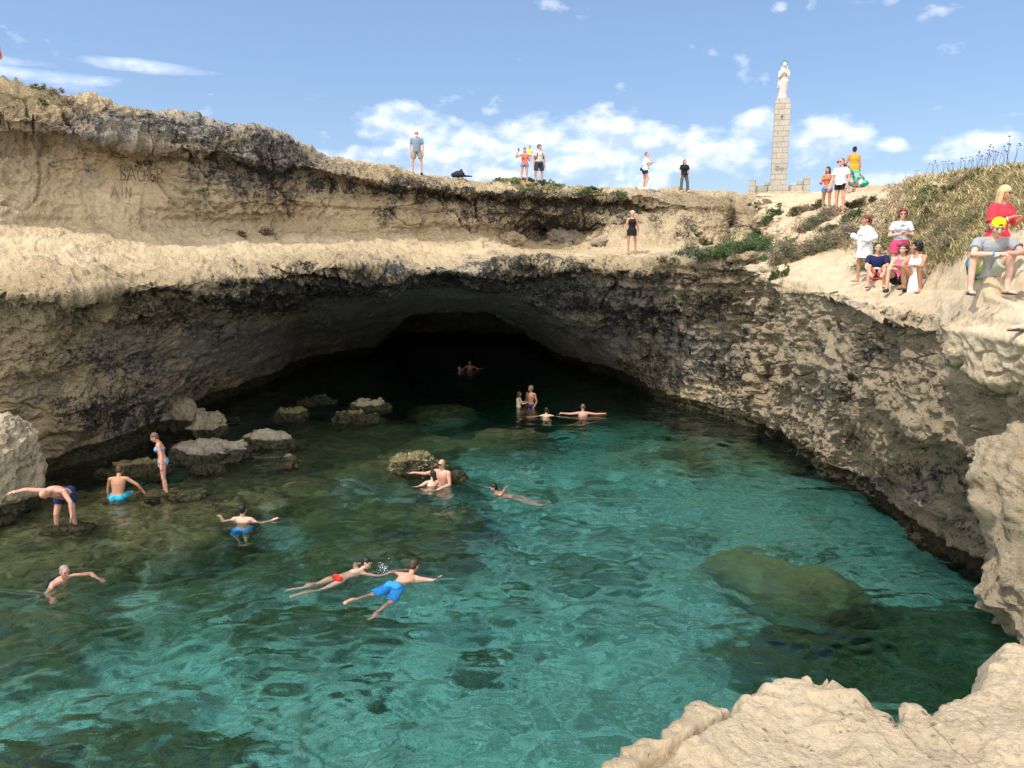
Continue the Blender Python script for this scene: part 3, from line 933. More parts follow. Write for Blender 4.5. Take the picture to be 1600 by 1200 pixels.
class Body:
    """collects tapered limbs and ellipsoids, returns one mesh that a voxel remesh fuses into a continuous surface"""

    def __init__(self):
        self.V, self.F, self.n = [], [], 0

    def add(self, V, F):
        self.V.append(np.asarray(V, float))
        self.F.append(np.asarray(F) + self.n)
        self.n += len(V)

    def rings(self, cs, Rs, ax_u, ax_w, caps=True, seg=14):
        """loft: centres, list of (ru, rw), shared axes per ring"""
        th = np.linspace(0, 2 * np.pi, seg, endpoint=False)
        V = []
        for c, (ru, rw), u, w in zip(cs, Rs, ax_u, ax_w):
            V.append(np.asarray(c)[None] + np.outer(np.cos(th) * ru, u) + np.outer(np.sin(th) * rw, w))
        k = len(cs)
        V = np.concatenate(V + [np.array([cs[0]]), np.array([cs[-1]])])
        q = grid_faces(k, seg, wrap=True)
        F = [list(f) for f in q]
        for j in range(seg):
            F.append([j, (j + 1) % seg, k * seg, k * seg])
            F.append([(k - 1) * seg + (j + 1) % seg, (k - 1) * seg + j, k * seg + 1, k * seg + 1])
        self.add(V, np.array(F))

    def cone(self, a, b, ra, rb, flat=False, seg=12, ex=1.0, side=None):
        """tapered capsule a->b; flat: square ends; ex: stretch across side"""
        a, b = np.asarray(a, float), np.asarray(b, float)
        d = b - a
        L = np.linalg.norm(d)
        if L < 1e-6:
            d = np.array((0, 0, 1.0))
            L = 1e-6
        d = d / L
        if side is None:
            side = np.array((1.0, 0, 0)) if abs(d[0]) < 0.9 else np.array((0, 1.0, 0))
        w = np.cross(d, side)
        w /= np.linalg.norm(w)
        u = np.cross(w, d)
        cs, Rs = [], []
        if flat:
            ts = [0, 0.5, 1]
            for t in ts:
                cs.append(a + d * L * t)
                r = ra + (rb - ra) * t
                Rs.append((r * ex, r))
        else:
            for k in range(4):
                t = math.pi / 2 * (1 - k / 4)
                cs.append(a - d * ra * math.sin(t))
                Rs.append((max(ra * math.cos(t), 1e-4) * ex, max(ra * math.cos(t), 1e-4)))
            for t in (0, 0.35, 0.7, 1):
                cs.append(a + d * L * t)
                r = ra + (rb - ra) * t
                Rs.append((r * ex, r))
            for k in range(1, 5):
                t = math.pi / 2 * k / 4
                cs.append(b + d * rb * math.sin(t))
                Rs.append((max(rb * math.cos(t), 1e-4) * ex, max(rb * math.cos(t), 1e-4)))
        self.rings(cs, Rs, [u] * len(cs), [w] * len(cs), seg=seg)

    def ell(self, c, r, R=None, seg=16, rows=10):
        th = np.linspace(0, 2 * np.pi, seg, endpoint=False)
        ph = np.linspace(0.0, np.pi, rows + 1)
        V = np.array([[np.sin(p) * np.cos(t), np.sin(p) * np.sin(t), np.cos(p)] for p in ph for t in th]) * np.asarray(r)
        if R is not None:
            V = V @ np.asarray(R).T
        self.add(V + np.asarray(c), grid_faces(rows + 1, seg, wrap=True, flip=True))

    def mesh(self, name):
        V = np.concatenate(self.V)
        F = np.concatenate(self.F)
        me = bpy.data.meshes.new(name)
        fs = []
        for f in F.tolist():
            g = []
            for i in f:
                if i not in g:
                    g.append(i)
            if len(g) >= 3:
                fs.append(g)
        me.from_pydata(V.tolist(), [], fs)
        me.update()
        return me


def fuse(o, voxel, smooth=4, factor=0.6):
    m = o.modifiers.new('remesh', 'REMESH')
    m.mode = 'VOXEL'
    m.voxel_size = voxel
    m.use_smooth_shade = True
    if smooth:
        s = o.modifiers.new('smooth', 'SMOOTH')
        s.iterations = smooth
        s.factor = factor


def unit(v):
    v = np.asarray(v, float)
    return v / (np.linalg.norm(v) + 1e-9)


def ortho(z, yhint):
    """rotation matrix whose columns are x, y, z axes: z along z, y near yhint"""
    z = unit(z)
    y = np.asarray(yhint, float)
    y = y - z * np.dot(y, z)
    if np.linalg.norm(y) < 1e-3:
        y = np.array((0, 0, 1.0)) - z * z[2]
    y = unit(y)
    x = np.cross(y, z)
    return np.stack([x, y, z], 1)


SKIN = {}


def skin(name, col):
    m, nt, bs = new_mat('skin_' + name)
    tc = nd(nt, 'ShaderNodeTexCoord')
    n = noise_n(nt, tc.outputs['Object'], 9, 4)
    c2 = (col[0] * 0.86, col[1] * 0.76, col[2] * 0.72)
    nt.links.new(ramp(nt, n, [(0.35, c2), (0.65, col)]), bs.inputs['Base Color'])
    bs.inputs['Roughness'].default_value = 0.55
    bs.inputs['Specular IOR Level'].default_value = 0.35
    bs.inputs['Subsurface Weight'].default_value = 0.0
    SKIN[name] = m


skin('fair', (0.62, 0.40, 0.30))
skin('pink', (0.60, 0.33, 0.24))
skin('tan', (0.47, 0.26, 0.165))
skin('brown', (0.34, 0.185, 0.115))
MC = {}


def cloth(name, col, var=0.08, scale=25):
    if name not in MC:
        MC[name] = plain('cloth_' + name, col, 0.9, var, scale, 0.004, 0.1)
    return MC[name]


cloth('white', (0.78, 0.78, 0.80))
cloth('black', (0.018, 0.018, 0.022), 0.3)
cloth('navy', (0.02, 0.028, 0.09), 0.2)
cloth('greyblue', (0.18, 0.24, 0.31))
cloth('khaki', (0.30, 0.26, 0.19))
cloth('orange', (0.75, 0.16, 0.06))
cloth('yellow', (0.85, 0.78, 0.10))
cloth('stone', (0.55, 0.51, 0.48))
cloth('charcoal', (0.045, 0.05, 0.06))
cloth('mint', (0.60, 0.72, 0.68))
cloth('greytrouser', (0.10, 0.105, 0.11))
cloth('denim', (0.17, 0.26, 0.42), 0.25)
cloth('rust', (0.50, 0.18, 0.09), 0.45, 14)
cloth('mustard', (0.56, 0.28, 0.03))
cloth('greytee', (0.48, 0.50, 0.53))
cloth('greytee2', (0.30, 0.32, 0.35))
cloth('hotpink', (0.66, 0.07, 0.17))
cloth('coral', (0.85, 0.25, 0.15))
cloth('red', (0.60, 0.045, 0.07))
cloth('swimred', (0.80, 0.05, 0.02))
cloth('swimblue', (0.03, 0.26, 0.66), .2, 14)
cloth('turquoise', (0.03, 0.34, 0.50), 0.35, 12)
cloth('bikini', (0.14, 0.32, 0.55), 0.5, 20)
cloth('pinkshirt', (0.70, 0.14, 0.25))
cloth('pale', (0.70, 0.60, 0.42), 0.2)
cloth('gap_yellow', (0.78, 0.80, 0.02), 0.10)
cloth('sole', (0.6, 0.6, 0.6))
HAIR = {}
for k, c in dict(black=(0.012, 0.010, 0.010), brown=(0.06, 0.032, 0.02), darkred=(0.14, 0.022, 0.018), blonde=(0.55, 0.40, 0.20), grey=(0.24, 0.225, 0.21), white=(0.68, 0.67, 0.65),
                 brownlight=(0.14, 0.09, 0.055), platinum=(0.68, 0.58, 0.44)).items():
    HAIR[k] = plain('hair_' + k, c, 0.55, 0.3, 60, 0.006, 0.4)
M_dark = plain('dark_lens', (0.01, 0.01, 0.012), 0.15, 0, 5, 0, 0.6)
M_eye = plain('eye', (0.05, 0.03, 0.025), 0.3, 0, 5)
M_lip = plain('lip', (0.42, 0.13, 0.11), 0.5, 0.05, 5)
M_phone = plain('phone_body', (0.02, 0.02, 0.025), 0.25, 0, 5, 0, 0.6)
M_strap = plain('strap_rubber', (0.03, 0.03, 0.035), 0.6, 0, 5)


def tropical():
    m, nt, bs = new_mat('tropical_print')
    tc = nd(nt, 'ShaderNodeTexCoord')
    vo = nd(nt, 'ShaderNodeTexVoronoi')
    vo.inputs['Scale'].default_value = 9
    nt.links.new(tc.outputs['Object'], vo.inputs['Vector'])
    n = nt.nodes.new('ShaderNodeValToRGB')
    n.color_ramp.interpolation = 'CONSTANT'
    cols = [(0, (0.02, 0.22, 0.16)), (0.3, (0.03, 0.45, 0.30)), (0.5, (0.02, 0.10, 0.12)), (0.62, (0.80, 0.30, 0.36)), (0.78, (0.75, 0.70, 0.62)), (0.9, (0.75, 0.10, 0.14))]
    while len(n.color_ramp.elements) > 1:
        n.color_ramp.elements.remove(n.color_ramp.elements[0])
    for i, (p, c) in enumerate(cols):
        e = n.color_ramp.elements[0] if i == 0 else n.color_ramp.elements.new(p)
        e.position = p
        e.color = (*c, 1)
    sep = nd(nt, 'ShaderNodeSeparateColor')
    nt.links.new(vo.outputs['Color'], sep.inputs[0])
    nt.links.new(sep.outputs[0], n.inputs[0])
    nt.links.new(n.outputs[0], bs.inputs['Base Color'])
    bs.inputs['Roughness'].default_value = 0.9
    return m


def boardshort():
    m, nt, bs = new_mat('striped_board_shorts')
    tc = nd(nt, 'ShaderNodeTexCoord')
    sep = nd(nt, 'ShaderNodeSeparateXYZ')
    nt.links.new(tc.outputs['Object'], sep.inputs[0])
    d = noise_n(nt, tc.outputs['Object'], 6, 3)
    v = math_n(nt, 'ADD', math_n(nt, 'MULTIPLY', sep.outputs[1], -0.9), math_n(nt, 'MULTIPLY', sep.outputs[0], 1.3))
    v = math_n(nt, 'ADD', v, math_n(nt, 'MULTIPLY', d, 0.6))
    v = math_n(nt, 'ADD', v, -0.35)
    c = ramp(nt, v, [(0.0, (0.40, 0.45, 0.38)), (0.22, (0.28, 0.36, 0.07)), (0.36, (0.03, 0.14, 0.30)), (0.50, (0.06, 0.30, 0.27)), (0.62, (0.30, 0.36, 0.08)), (0.75, (0.03, 0.15, 0.32)), (0.9, (0.06, 0.28, 0.28)), (1.0, (0.4, 0.07, 0.06))])
    nt.links.new(c, bs.inputs['Base Color'])
    bs.inputs['Roughness'].default_value = 0.9
    return m


MC['tropical'] = tropical()
MC['board'] = boardshort()


def person(label, loc, face, ht=1.72, girth=1.0, fem=False, tone='fair', torso=(0, 0.03, 1), head=(0, 0.0, 1), look=(0, 1, 0),
           armR=((0.18, 0.0, -1), (0.05, 0.12, -1)), armL=((-0.18, 0.0, -1), (-0.05, 0.12, -1)),
           legR=((0.05, 0.02, -1), (0.0, -0.04, -1)), legL=((-0.05, 0.02, -1), (0.0, -0.04, -1)),
           anchor='feet', hair='brown', hairstyle='short', wear=(), detail=1, handR=0.3, handL=0.3, belly=0.0, group=None, shld=None, pelv=None, barefoot=True, shoes=None, footR=None, footL=None, twist=0.0, voxel=None):
    """one person. local frame: +Y is where the chest faces, +X the person's right hand side, Z up.
    face: heading in degrees, 0 = looking away from the camera (+Y), 180 = towards it, 90 = towards picture right."""
    s = ht / 1.75
    R = np.array
    hip_w = (0.095 if not fem else 0.10) * s
    sh_w = (0.195 if not fem else 0.170) * s
    lt, ls = 0.435 * s, 0.425 * s
    la, lf = 0.29 * s, 0.255 * s
    tl = 0.50 * s
    pel = np.zeros(3)
    td = unit(torso)
    ct, st_ = math.cos(math.radians(twist)), math.sin(math.radians(twist))
    xs_ax = unit(R((ct, -st_, 0.0)))
    if shld is not None:
        xs_ax = unit(shld)
    px_ax = R((1.0, 0, 0)) if pelv is None else unit(pelv)
    fwd = unit(np.cross(td, xs_ax))          # chest normal
    fwd = -fwd if fwd @ R((0, 1, 0)) < 0 and abs(td[2]) > 0.3 else fwd
    if abs(td[2]) <= 0.3:
        fwd = unit(np.cross(td, xs_ax))
        if fwd[2] > 0:
            fwd = -fwd
    chest = pel + td * tl * 0.62
    neck0 = pel + td * tl
    hd = unit(head)
    neck1 = neck0 + hd * 0.075 * s
    hc = neck1 + hd * 0.105 * s + unit(look) * 0.022 * s
    J = {}
    for sd, sg in (('R', 1), ('L', -1)):
        arm = armR if sd == 'R' else armL
        leg = legR if sd == 'R' else legL
        shp = neck0 - td * 0.045 * s + xs_ax * sg * sh_w
        el = shp + unit(arm[0]) * la
        wr = el + unit(arm[1]) * lf
        hp = pel + px_ax * sg * hip_w
        kn = hp + unit(leg[0]) * lt
        an = kn + unit(leg[1]) * ls
        J[sd] = dict(sh=shp, el=el, wr=wr, hp=hp, kn=kn, an=an)
    B = Body()
    g = girth
    # torso as lofted rings
    def tor(Bd, t0, t1, grow=0.0, skirt=None, hem=None):
        prof = [(-0.09, .155, .115), (-0.02, .170, .120), (0.06, .165, .115), (0.2, .142, .100), (0.32, .138, .098), (0.5, .155, .108), (0.68, .172, .118), (0.84, .172, .108), (0.94, .135, .085), (1.0, .075, .065)]
        if fem:
            prof = [(-0.09, .160, .120), (-0.02, .178, .128), (0.06, .172, .122), (0.2, .140, .098), (0.32, .125, .088), (0.5, .138, .098), (0.66, .150, .122), (0.80, .148, .100), (0.94, .115, .075), (1.0, .065, .058)]
        ts = np.array([p[0] for p in prof])
        tt_ = np.unique(np.concatenate([[t0, t1], ts[(ts > t0) & (ts < t1)]]))
        cs, Rs, U, W = [], [], [], []
        for t in tt_:
            u = unit(px_ax * (1 - max(0, min(1, t))) + xs_ax * max(0, min(1, t)))
            w = unit(np.cross(td, u))
            ru = np.interp(t, ts, [p[1] for p in prof]) * s * (0.5 + 0.5 * g) + grow
            rw = np.interp(t, ts, [p[2] for p in prof]) * s * g + grow
            bb = belly * s * math.exp(-((t - 0.28) / 0.25) ** 2)
            cs.append(pel + td * tl * t + fwd * bb * 0.6)
            Rs.append((ru + bb * 0.3, rw + bb * 0.6))
            U.append(u)
            W.append(w)
        Bd.rings(cs, Rs, U, W, seg=20)
    tor(B, -0.09, 1.0)
    if fem:
        for sg in (1, -1):
            B.ell(pel + td * tl * 0.68 + xs_ax * sg * 0.068 * s + fwd * 0.085 * s * g, R((.060, .055, .060)) * s * g)
    # trapezius, neck
    B.cone(neck0 - td * 0.03 * s, neck1, 0.060 * s * g, 0.050 * s)
    for sd, sg in (('R', 1), ('L', -1)):
        j = J[sd]
        B.cone(neck0 - td * 0.02 * s, j['sh'], 0.050 * s * g, 0.056 * s * g)
        B.cone(j['sh'], j['el'], 0.052 * s * g, 0.039 * s * g)
        B.cone(j['el'], j['wr'], 0.040 * s * g, 0.026 * s)
        B.cone(j['el'] * 0.7 + j['wr'] * 0.3, j['el'] * 0.45 + j['wr'] * 0.55, 0.040 * s * g, 0.033 * s)
        tg = 0.5 + 0.5 * g
        B.cone(j['hp'], j['kn'], 0.088 * s * tg, 0.054 * s * tg)
        B.cone(j['kn'], j['an'], 0.050 * s * tg, 0.036 * s)
        kd = unit(j['an'] - j['kn'])
        hd_ = unit(j['kn'] - j['hp'])
        back = unit(np.cross(px_ax, kd))
        if back @ unit(hd_ + R((0, 1e-3, 0))) > 0 and abs(hd_ @ kd) < 0.95:
            back = back if back @ (-(hd_ - kd * (hd_ @ kd))) > 0 else -back
        else:
            back = back if back[1] < 0 else -back
        B.cone(j['kn'] + kd * 0.07 * s + back * 0.012 * s, j['kn'] + kd * 0.22 * s + back * 0.014 * s, 0.050 * s * tg, 0.040 * s * tg)
        # foot
        fdir = footR if sd == 'R' else footL
        if fdir is None:
            fd = R((0.12 * sg, 1, 0)) if abs(kd[2]) > 0.6 else kd
            fd = unit(fd)
        else:
            fd = unit(fdir)
        j['fd'] = fd
        heel = j['an'] + kd * 0.045 * s - fd * 0.03 * s
        toe = heel + fd * 0.17 * s
        j['heel'], j['toe'] = heel, toe
        upf = R((0, 0, 1.0)) if abs(fd[2]) < 0.7 else R((0, 1.0, 0))
        B.cone(heel, toe, 0.034 * s, 0.026 * s, ex=1.25, side=np.cross(upf, fd))
        B.cone(j['an'], heel + fd * 0.09 * s, 0.036 * s, 0.028 * s)
        # toes
        if detail >= 2:
            lat = unit(np.cross(fd, upf))
            for k in range(5):
                o_ = (k - 2) * 0.017 * s * -sg
                B.cone(toe + lat * o_ - upf * 0.006, toe + lat * o_ + fd * (0.042 - 0.006 * k) * s - upf * 0.012 * s, 0.011 * s, 0.009 * s, seg=8)
        # hand: palm, four fingers with a bend, thumb
        cur = handR if sd == 'R' else handL
        fdv = unit(j['wr'] - j['el'])
        pn = unit(np.cross(fdv, R((0, 0, 1.0)) if abs(fdv[2]) < 0.8 else xs_ax * sg))   # across the palm
        pal = unit(np.cross(pn, fdv))
        if abs(fdv[2]) >= 0.8:
            pn, pal = R((0, 1.0, 0)) - fdv * fdv[1], -xs_ax * sg
            pn = unit(pn)
            pal = unit(pal - fdv * (pal @ fdv))
        else:
            if pal[2] > 0:
                pal = -pal
        j['palm'] = j['wr'] + fdv * 0.05 * s
        B.cone(j['wr'], j['wr'] + fdv * 0.075 * s, 0.026 * s, 0.022 * s, ex=1.5, side=pn)
        for k in range(4):
            base = j['wr'] + fdv * (0.085 - 0.004 * abs(k - 1)) * s + pn * (k - 1.5) * 0.021 * s
            Lf = (0.040, 0.046, 0.043, 0.034)[k] * s
            d1 = unit(fdv + pal * cur * 0.8 + pn * (k - 1.5) * 0.06)
            d2 = unit(fdv * (1 - cur * 0.7) + pal * cur * 1.8)
            mid_ = base + d1 * Lf
            B.cone(base - fdv * 0.02 * s, mid_, 0.0098 * s, 0.0088 * s, seg=8)
            B.cone(mid_, mid_ + d2 * Lf * 0.95, 0.0088 * s, 0.0072 * s, seg=8)
        tb = j['wr'] + fdv * 0.03 * s + pn * -0.030 * s
        B.cone(tb, tb + unit(fdv + pn * -0.8 + pal * 0.3) * 0.045 * s, 0.013 * s, 0.010 * s, seg=8)
        tb2 = tb + unit(fdv + pn * -0.8 + pal * 0.3) * 0.045 * s
        B.cone(tb2, tb2 + unit(fdv + pn * -0.2 + pal * 0.3) * 0.032 * s, 0.010 * s, 0.008 * s, seg=8)
    # buttocks
    for sg in (1, -1):
        B.ell(pel + px_ax * sg * 0.075 * s - td * 0.03 * s - fwd * 0.055 * s, R((.085, .08, .09)) * s * (0.5 + 0.5 * g))
    # head
    lk = unit(look)
    Rh = ortho(hd, lk)
    hs = s if ht > 1.3 else s * 1.25

    def H(x, y, z):
        return hc + Rh @ (R((x, y, z)) * hs)
    B.ell(H(0, -0.012, 0.028), R((.076, .094, .088)) * hs, Rh)
    B.ell(H(0, 0.018, -0.035), R((.060, .070, .075)) * hs, Rh)
    B.cone(H(0, 0.030, -0.075), H(0, 0.062, -0.092), 0.042 * hs, 0.024 * hs, ex=1.15, side=Rh[:, 0])
    B.cone(H(0, 0.080, 0.012), H(0, 0.099, -0.030), 0.010 * hs, 0.0135 * hs, seg=8)
    B.cone(H(-0.045, 0.068, 0.030), H(0.045, 0.068, 0.030), 0.014 * hs, 0.014 * hs, seg=8)
    B.ell(H(0, 0.080, -0.062), R((.024, .012, .011)) * hs, Rh)
    for sg in (1, -1):
        B.ell(H(sg * 0.078, -0.004, -0.010), R((.010, .020, .032)) * hs, Rh)
        B.ell(H(sg * 0.040, 0.055, -0.022), R((.026, .022, .024)) * hs, Rh)
    B.cone(neck1, H(0, -0.01, -0.04), 0.050 * s, 0.052 * s)
    # ---- place
    lo = min(min(J[k]['heel'][2], J[k]['toe'][2]) for k in 'RL') - 0.034 * s
    if anchor == 'feet':
        c = (J['R']['an'] + J['L']['an']) / 2
        off = R((-c[0], -c[1], -lo))
    elif anchor == 'footR':
        c = J['R']['an']
        off = R((-c[0], -c[1], -lo))
    elif anchor == 'pelvis':
        off = R((0, 0, 0.0))
    elif anchor == 'head':
        off = -hc
    else:
        off = R(anchor)
    root = empty('person', loc, math.radians(-face))
    tag(root, label, 'person', group)

    def emit(name, Bd, mat, vox, sm=4, parent=None, fac=0.6):
        me_ = Bd.mesh(name)
        o = link(name, me_, mat, parent or root)
        me_.transform(Matrix.Translation(Vector(off)))
        if vox:
            fuse(o, vox, sm, fac)
        else:
            me_.polygons.foreach_set('use_smooth', np.ones(len(me_.polygons), bool))
        return o
    vox = voxel or {0: 0.014, 1: 0.010, 2: 0.0062}[detail]
    emit('body', B, SKIN[tone], vox, 3 if detail < 2 else 4)
    # ---- clothes
    for w in wear:
        kind, mat = w[0], MC[w[1]] if w[1] in MC else w[1]
        opt = w[2] if len(w) > 2 else {}
        C = Body()
        gr = opt.get('grow', 0.012) * s
        if kind in ('tshirt', 'tank', 'tunic', 'dress', 'blouse', 'top', 'longsleeve'):
            t0 = {'tshirt': -0.05, 'tank': -0.02, 'top': 0.30, 'tunic': -0.1, 'dress': -0.1, 'blouse': -0.08, 'longsleeve': -0.05}[kind]
            t0 = opt.get('t0', t0)
            tor(C, t0, opt.get('t1', 0.93 if kind in ('tank', 'top') else 0.985), gr)
            if fem:
                for sg in (1, -1):
                    C.ell(pel + td * tl * 0.68 + xs_ax * sg * 0.068 * s + fwd * 0.085 * s * g, (R((.060, .055, .060)) * s * g) + gr)
            sl = opt.get('sleeve', {'tshirt': 0.62, 'tank': 0, 'top': 0, 'tunic': 1.0, 'dress': 0, 'blouse': 0.85, 'longsleeve': 1.0}[kind])
            fl_ = opt.get('flare', 1.15)
            if sl > 0:
                for sd in 'RL':
                    j = J[sd]
                    C.cone(neck0 - td * 0.035 * s, j['sh'] - td * 0.006 * s, 0.047 * s * g + gr * .7, 0.053 * s * g + gr * 0.6)
                    e = j['sh'] + (j['el'] - j['sh']) * min(sl, 1)
                    C.cone(j['sh'], e, 0.052 * s * g + gr * .6, (0.046 * s * g + gr * .8) * (fl_ if sl < 1 else 1.05), flat=True)
                    if kind == 'tunic' or kind == 'longsleeve':
                        C.cone(j['el'], j['el'] * 0.25 + j['wr'] * 0.75, 0.046 * s + gr, 0.05 * s + gr * fl_, flat=False)
            skl = opt.get('skirt', 0.0)
            if skl:
                # skirt hangs from the hips along the mean thigh direction
                md = unit((J['R']['kn'] + J['L']['kn']) / 2 - pel) if opt.get('follow', True) else R((0, 0, -1.0))
                md = unit(md)
                u = px_ax
                wv_ = unit(np.cross(md, u))
                cs = [pel + td * 0.05 * s + md * 0.0, pel + md * skl * 0.5 * s, pel + md * skl * s]
                sw = opt.get('sw', (0.185, 0.20, 0.205))
                sdp = opt.get('sd', (0.135, 0.14, 0.145))
                C.rings(cs, [(sw[i] * s + (g - 1) * .1, sdp[i] * s * (0.6 + 0.4 * g)) for i in range(3)], [u] * 3, [wv_] * 3, seg=20)
                if opt.get('legs', False):
                    for sd in 'RL':
                        j = J[sd]
                        C.cone(j['hp'], j['hp'] + unit(j['kn'] - j['hp']) * skl * s, 0.105 * s, 0.10 * s, flat=True)
            if kind in ('tank', 'top', 'dress'):
                for sg in (1, -1):
                    a_ = pel + td * tl * 0.86 + xs_ax * sg * 0.085 * s
                    b_ = neck0 - td * 0.0 * s + xs_ax * sg * 0.085 * s
                    for o2 in (1, -1):
                        C.cone(a_ + fwd * o2 * 0.075 * s, b_ + fwd * o2 * 0.02 * s, 0.022 * s, 0.022 * s)
            name = {'tshirt': 'shirt', 'tank': 'tank_top', 'top': 'top', 'tunic': 'tunic', 'dress': 'dress', 'blouse': 'blouse', 'longsleeve': 'shirt'}[kind]
        elif kind in ('shorts', 'trousers', 'briefs'):
            tor(C, -0.10, opt.get('t1', 0.16), gr)
            for sg in (1, -1):
                C.ell(pel + px_ax * sg * 0.075 * s - td * 0.03 * s - fwd * 0.055 * s, R((.085, .08, .09)) * s * (0.5 + 0.5 * g) + gr)
            fr = opt.get('len', {'shorts': 0.62, 'trousers': 1.0, 'briefs': 0.0}[kind])
            for sd in 'RL':
                j = J[sd]
                d_ = unit(j['kn'] - j['hp'])
                if fr > 0:
                    C.cone(j['hp'], j['hp'] + d_ * lt * min(fr, 1), 0.094 * s * (0.5 + 0.5 * g) + gr, (0.062 * s + 0.03 * s * (1 - min(fr, 1)) + gr) * opt.get('flare', 1.12), flat=fr < 1)
                if kind == 'trousers':
                    C.cone(j['kn'], j['an'] - unit(j['an'] - j['kn']) * 0.0, 0.066 * s + gr, 0.075 * s + gr, flat=True)
            name = kind if kind != 'briefs' else 'swim_briefs'
        elif kind == 'bra':
            for sg in (1, -1):
                C.ell(pel + td * tl * 0.68 + xs_ax * sg * 0.068 * s + fwd * 0.088 * s * g, R((.062, .056, .058)) * s * g + 0.004)
            tor(C, 0.60, 0.68, 0.006)
            name = 'bikini_top'
        elif kind in ('cap', 'capback'):
            sgn = 1 if kind == 'cap' else -1
            C.ell(H(0, -0.014, 0.048), R((.084, .100, .080)) * hs, Rh)
            if kind == 'cap':
                C.ell(H(0, 0.10, 0.040), R((.062, .06, .009)) * hs, Rh)
            else:
                C.ell(H(0, -0.125, 0.012), R((.062, .05, .009)) * hs, Rh)
            name = 'cap'
        elif kind == 'capgap':
            C.ell(H(0, .062, .066), R((.036, .026, .017)) * hs, Rh)
            name = 'cap_opening'
        elif kind == 'shades':
            for sg in (1, -1):
                C.ell(H(sg * 0.034, 0.088, 0.004), R((.027, .008, .019)) * hs, Rh)
                C.cone(H(sg * 0.060, 0.080, 0.010), H(sg * 0.082, -0.01, 0.006), 0.004, 0.004, seg=6)
            C.cone(H(-0.012, 0.094, 0.010), H(0.012, 0.094, 0.010), 0.004, 0.004, seg=6)
            name = 'sunglasses'
        elif kind == 'goggles':
            C.ell(H(0, 0.088, 0.004), R((.062, .022, .028)) * hs, Rh)
            name = 'goggles'
        elif kind == 'strap':
            th = np.linspace(0, 2 * np.pi, 20, endpoint=False)
            for k in range(20):
                a_, b_ = th[k], th[(k + 1) % 20]
                C.cone(H(.083 * math.cos(a_), -.01 + .098 * math.sin(a_), 0.022), H(.083 * math.cos(b_), -.01 + .098 * math.sin(b_), 0.022), 0.008, 0.008, seg=6)
            name = 'goggle_strap'
        elif kind == 'beard':
            C.ell(H(0, 0.062, -0.095), R((.050, .040, .052)) * hs, Rh)
            name = 'beard'
        elif kind == 'sandals' or kind == 'shoes':
            for sd in 'RL':
                j = J[sd]
                C2 = Body()
                fd = j['fd']
                up_ = R((0, 0, 1.0)) if abs(fd[2]) < 0.7 else R((0, 1.0, 0))
                sidev = np.cross(up_, fd)
                if kind == 'sandals':
                    dn = -up_ * 0.036 * s
                    C2.cone(j['heel'] + dn - fd * 0.02 * s, j['toe'] + dn + fd * 0.045 * s, 0.010, 0.010, ex=4.3, side=sidev)
                    for o2 in (1, -1):
                        C2.cone(j['toe'] + fd * 0.02 * s + up_ * 0.002, j['toe'] - fd * 0.06 * s + unit(sidev) * o2 * 0.038 * s - up_ * 0.01, 0.006, 0.007, seg=6)
                else:
                    C2.cone(j['heel'] + fd * 0.0, j['toe'] + fd * 0.02 * s, 0.046 * s, 0.040 * s, ex=1.2, side=sidev)
                    C2.cone(j['an'] + unit(j['an'] - j['kn']) * 0.01, j['heel'] + fd * 0.06 * s, 0.044 * s, 0.042 * s)
                emit('sandal' if kind == 'sandals' else 'shoe', C2, mat, 0.006 if detail == 2 else 0.008, 2)
            continue
        elif kind == 'bracelet':
            j = J[opt.get('side', 'R')]
            fdv = unit(j['wr'] - j['el'])
            C.cone(j['wr'] - fdv * 0.03, j['wr'] - fdv * 0.008, 0.033 * s, 0.033 * s, flat=True)
            name = 'bracelet'
        elif kind == 'print':
            n_ = opt.get('n', 9)
            rs_ = np.random.RandomState(7)
            for k in range(n_):
                u_ = (k / (n_ - 1) - 0.5) * opt.get('w', 0.2) * s
                v_ = opt.get('t', 0.66) * tl + (rs_.rand() - .5) * opt.get('h', 0.02)
                C.ell(pel + td * v_ + xs_ax * u_ + fwd * ((0.118 if fem else 0.108) * s * g - 0.10 * abs(u_) + gr + opt.get('out', 0.004)), R((opt.get('r', .012), .006, opt.get('r', .012) * 1.3)))
            name = 'print'
        elif kind == 'facedots':
            for sg in (1, -1):
                E_ = Body()
                E_.ell(H(sg * 0.034, 0.077, 0.006), R((.013, .008, .0065)) * hs, Rh, seg=10, rows=6)
                emit('eye', E_, M_eye, 0)
            for sg in (1, -1):
                E_ = Body()
                E_.cone(H(sg * 0.018, 0.083, 0.030), H(sg * 0.052, 0.070, 0.032), 0.005 * hs, 0.004 * hs, seg=6)
                emit('eyebrow', E_, mat, 0)
            E_ = Body()
            E_.ell(H(0, 0.0885, -0.062), R((.023, .008, .0075)) * hs, Rh, seg=10, rows=6)
            emit('lips', E_, M_lip, 0)
            continue
        else:
            continue
        emit(name, C, mat, {0: 0.012, 1: 0.009, 2: 0.0065}[detail] if kind not in ('shades', 'goggles', 'strap', 'bracelet', 'print') else (0 if kind in ('strap', 'bracelet', 'print') else 0.005), 3)
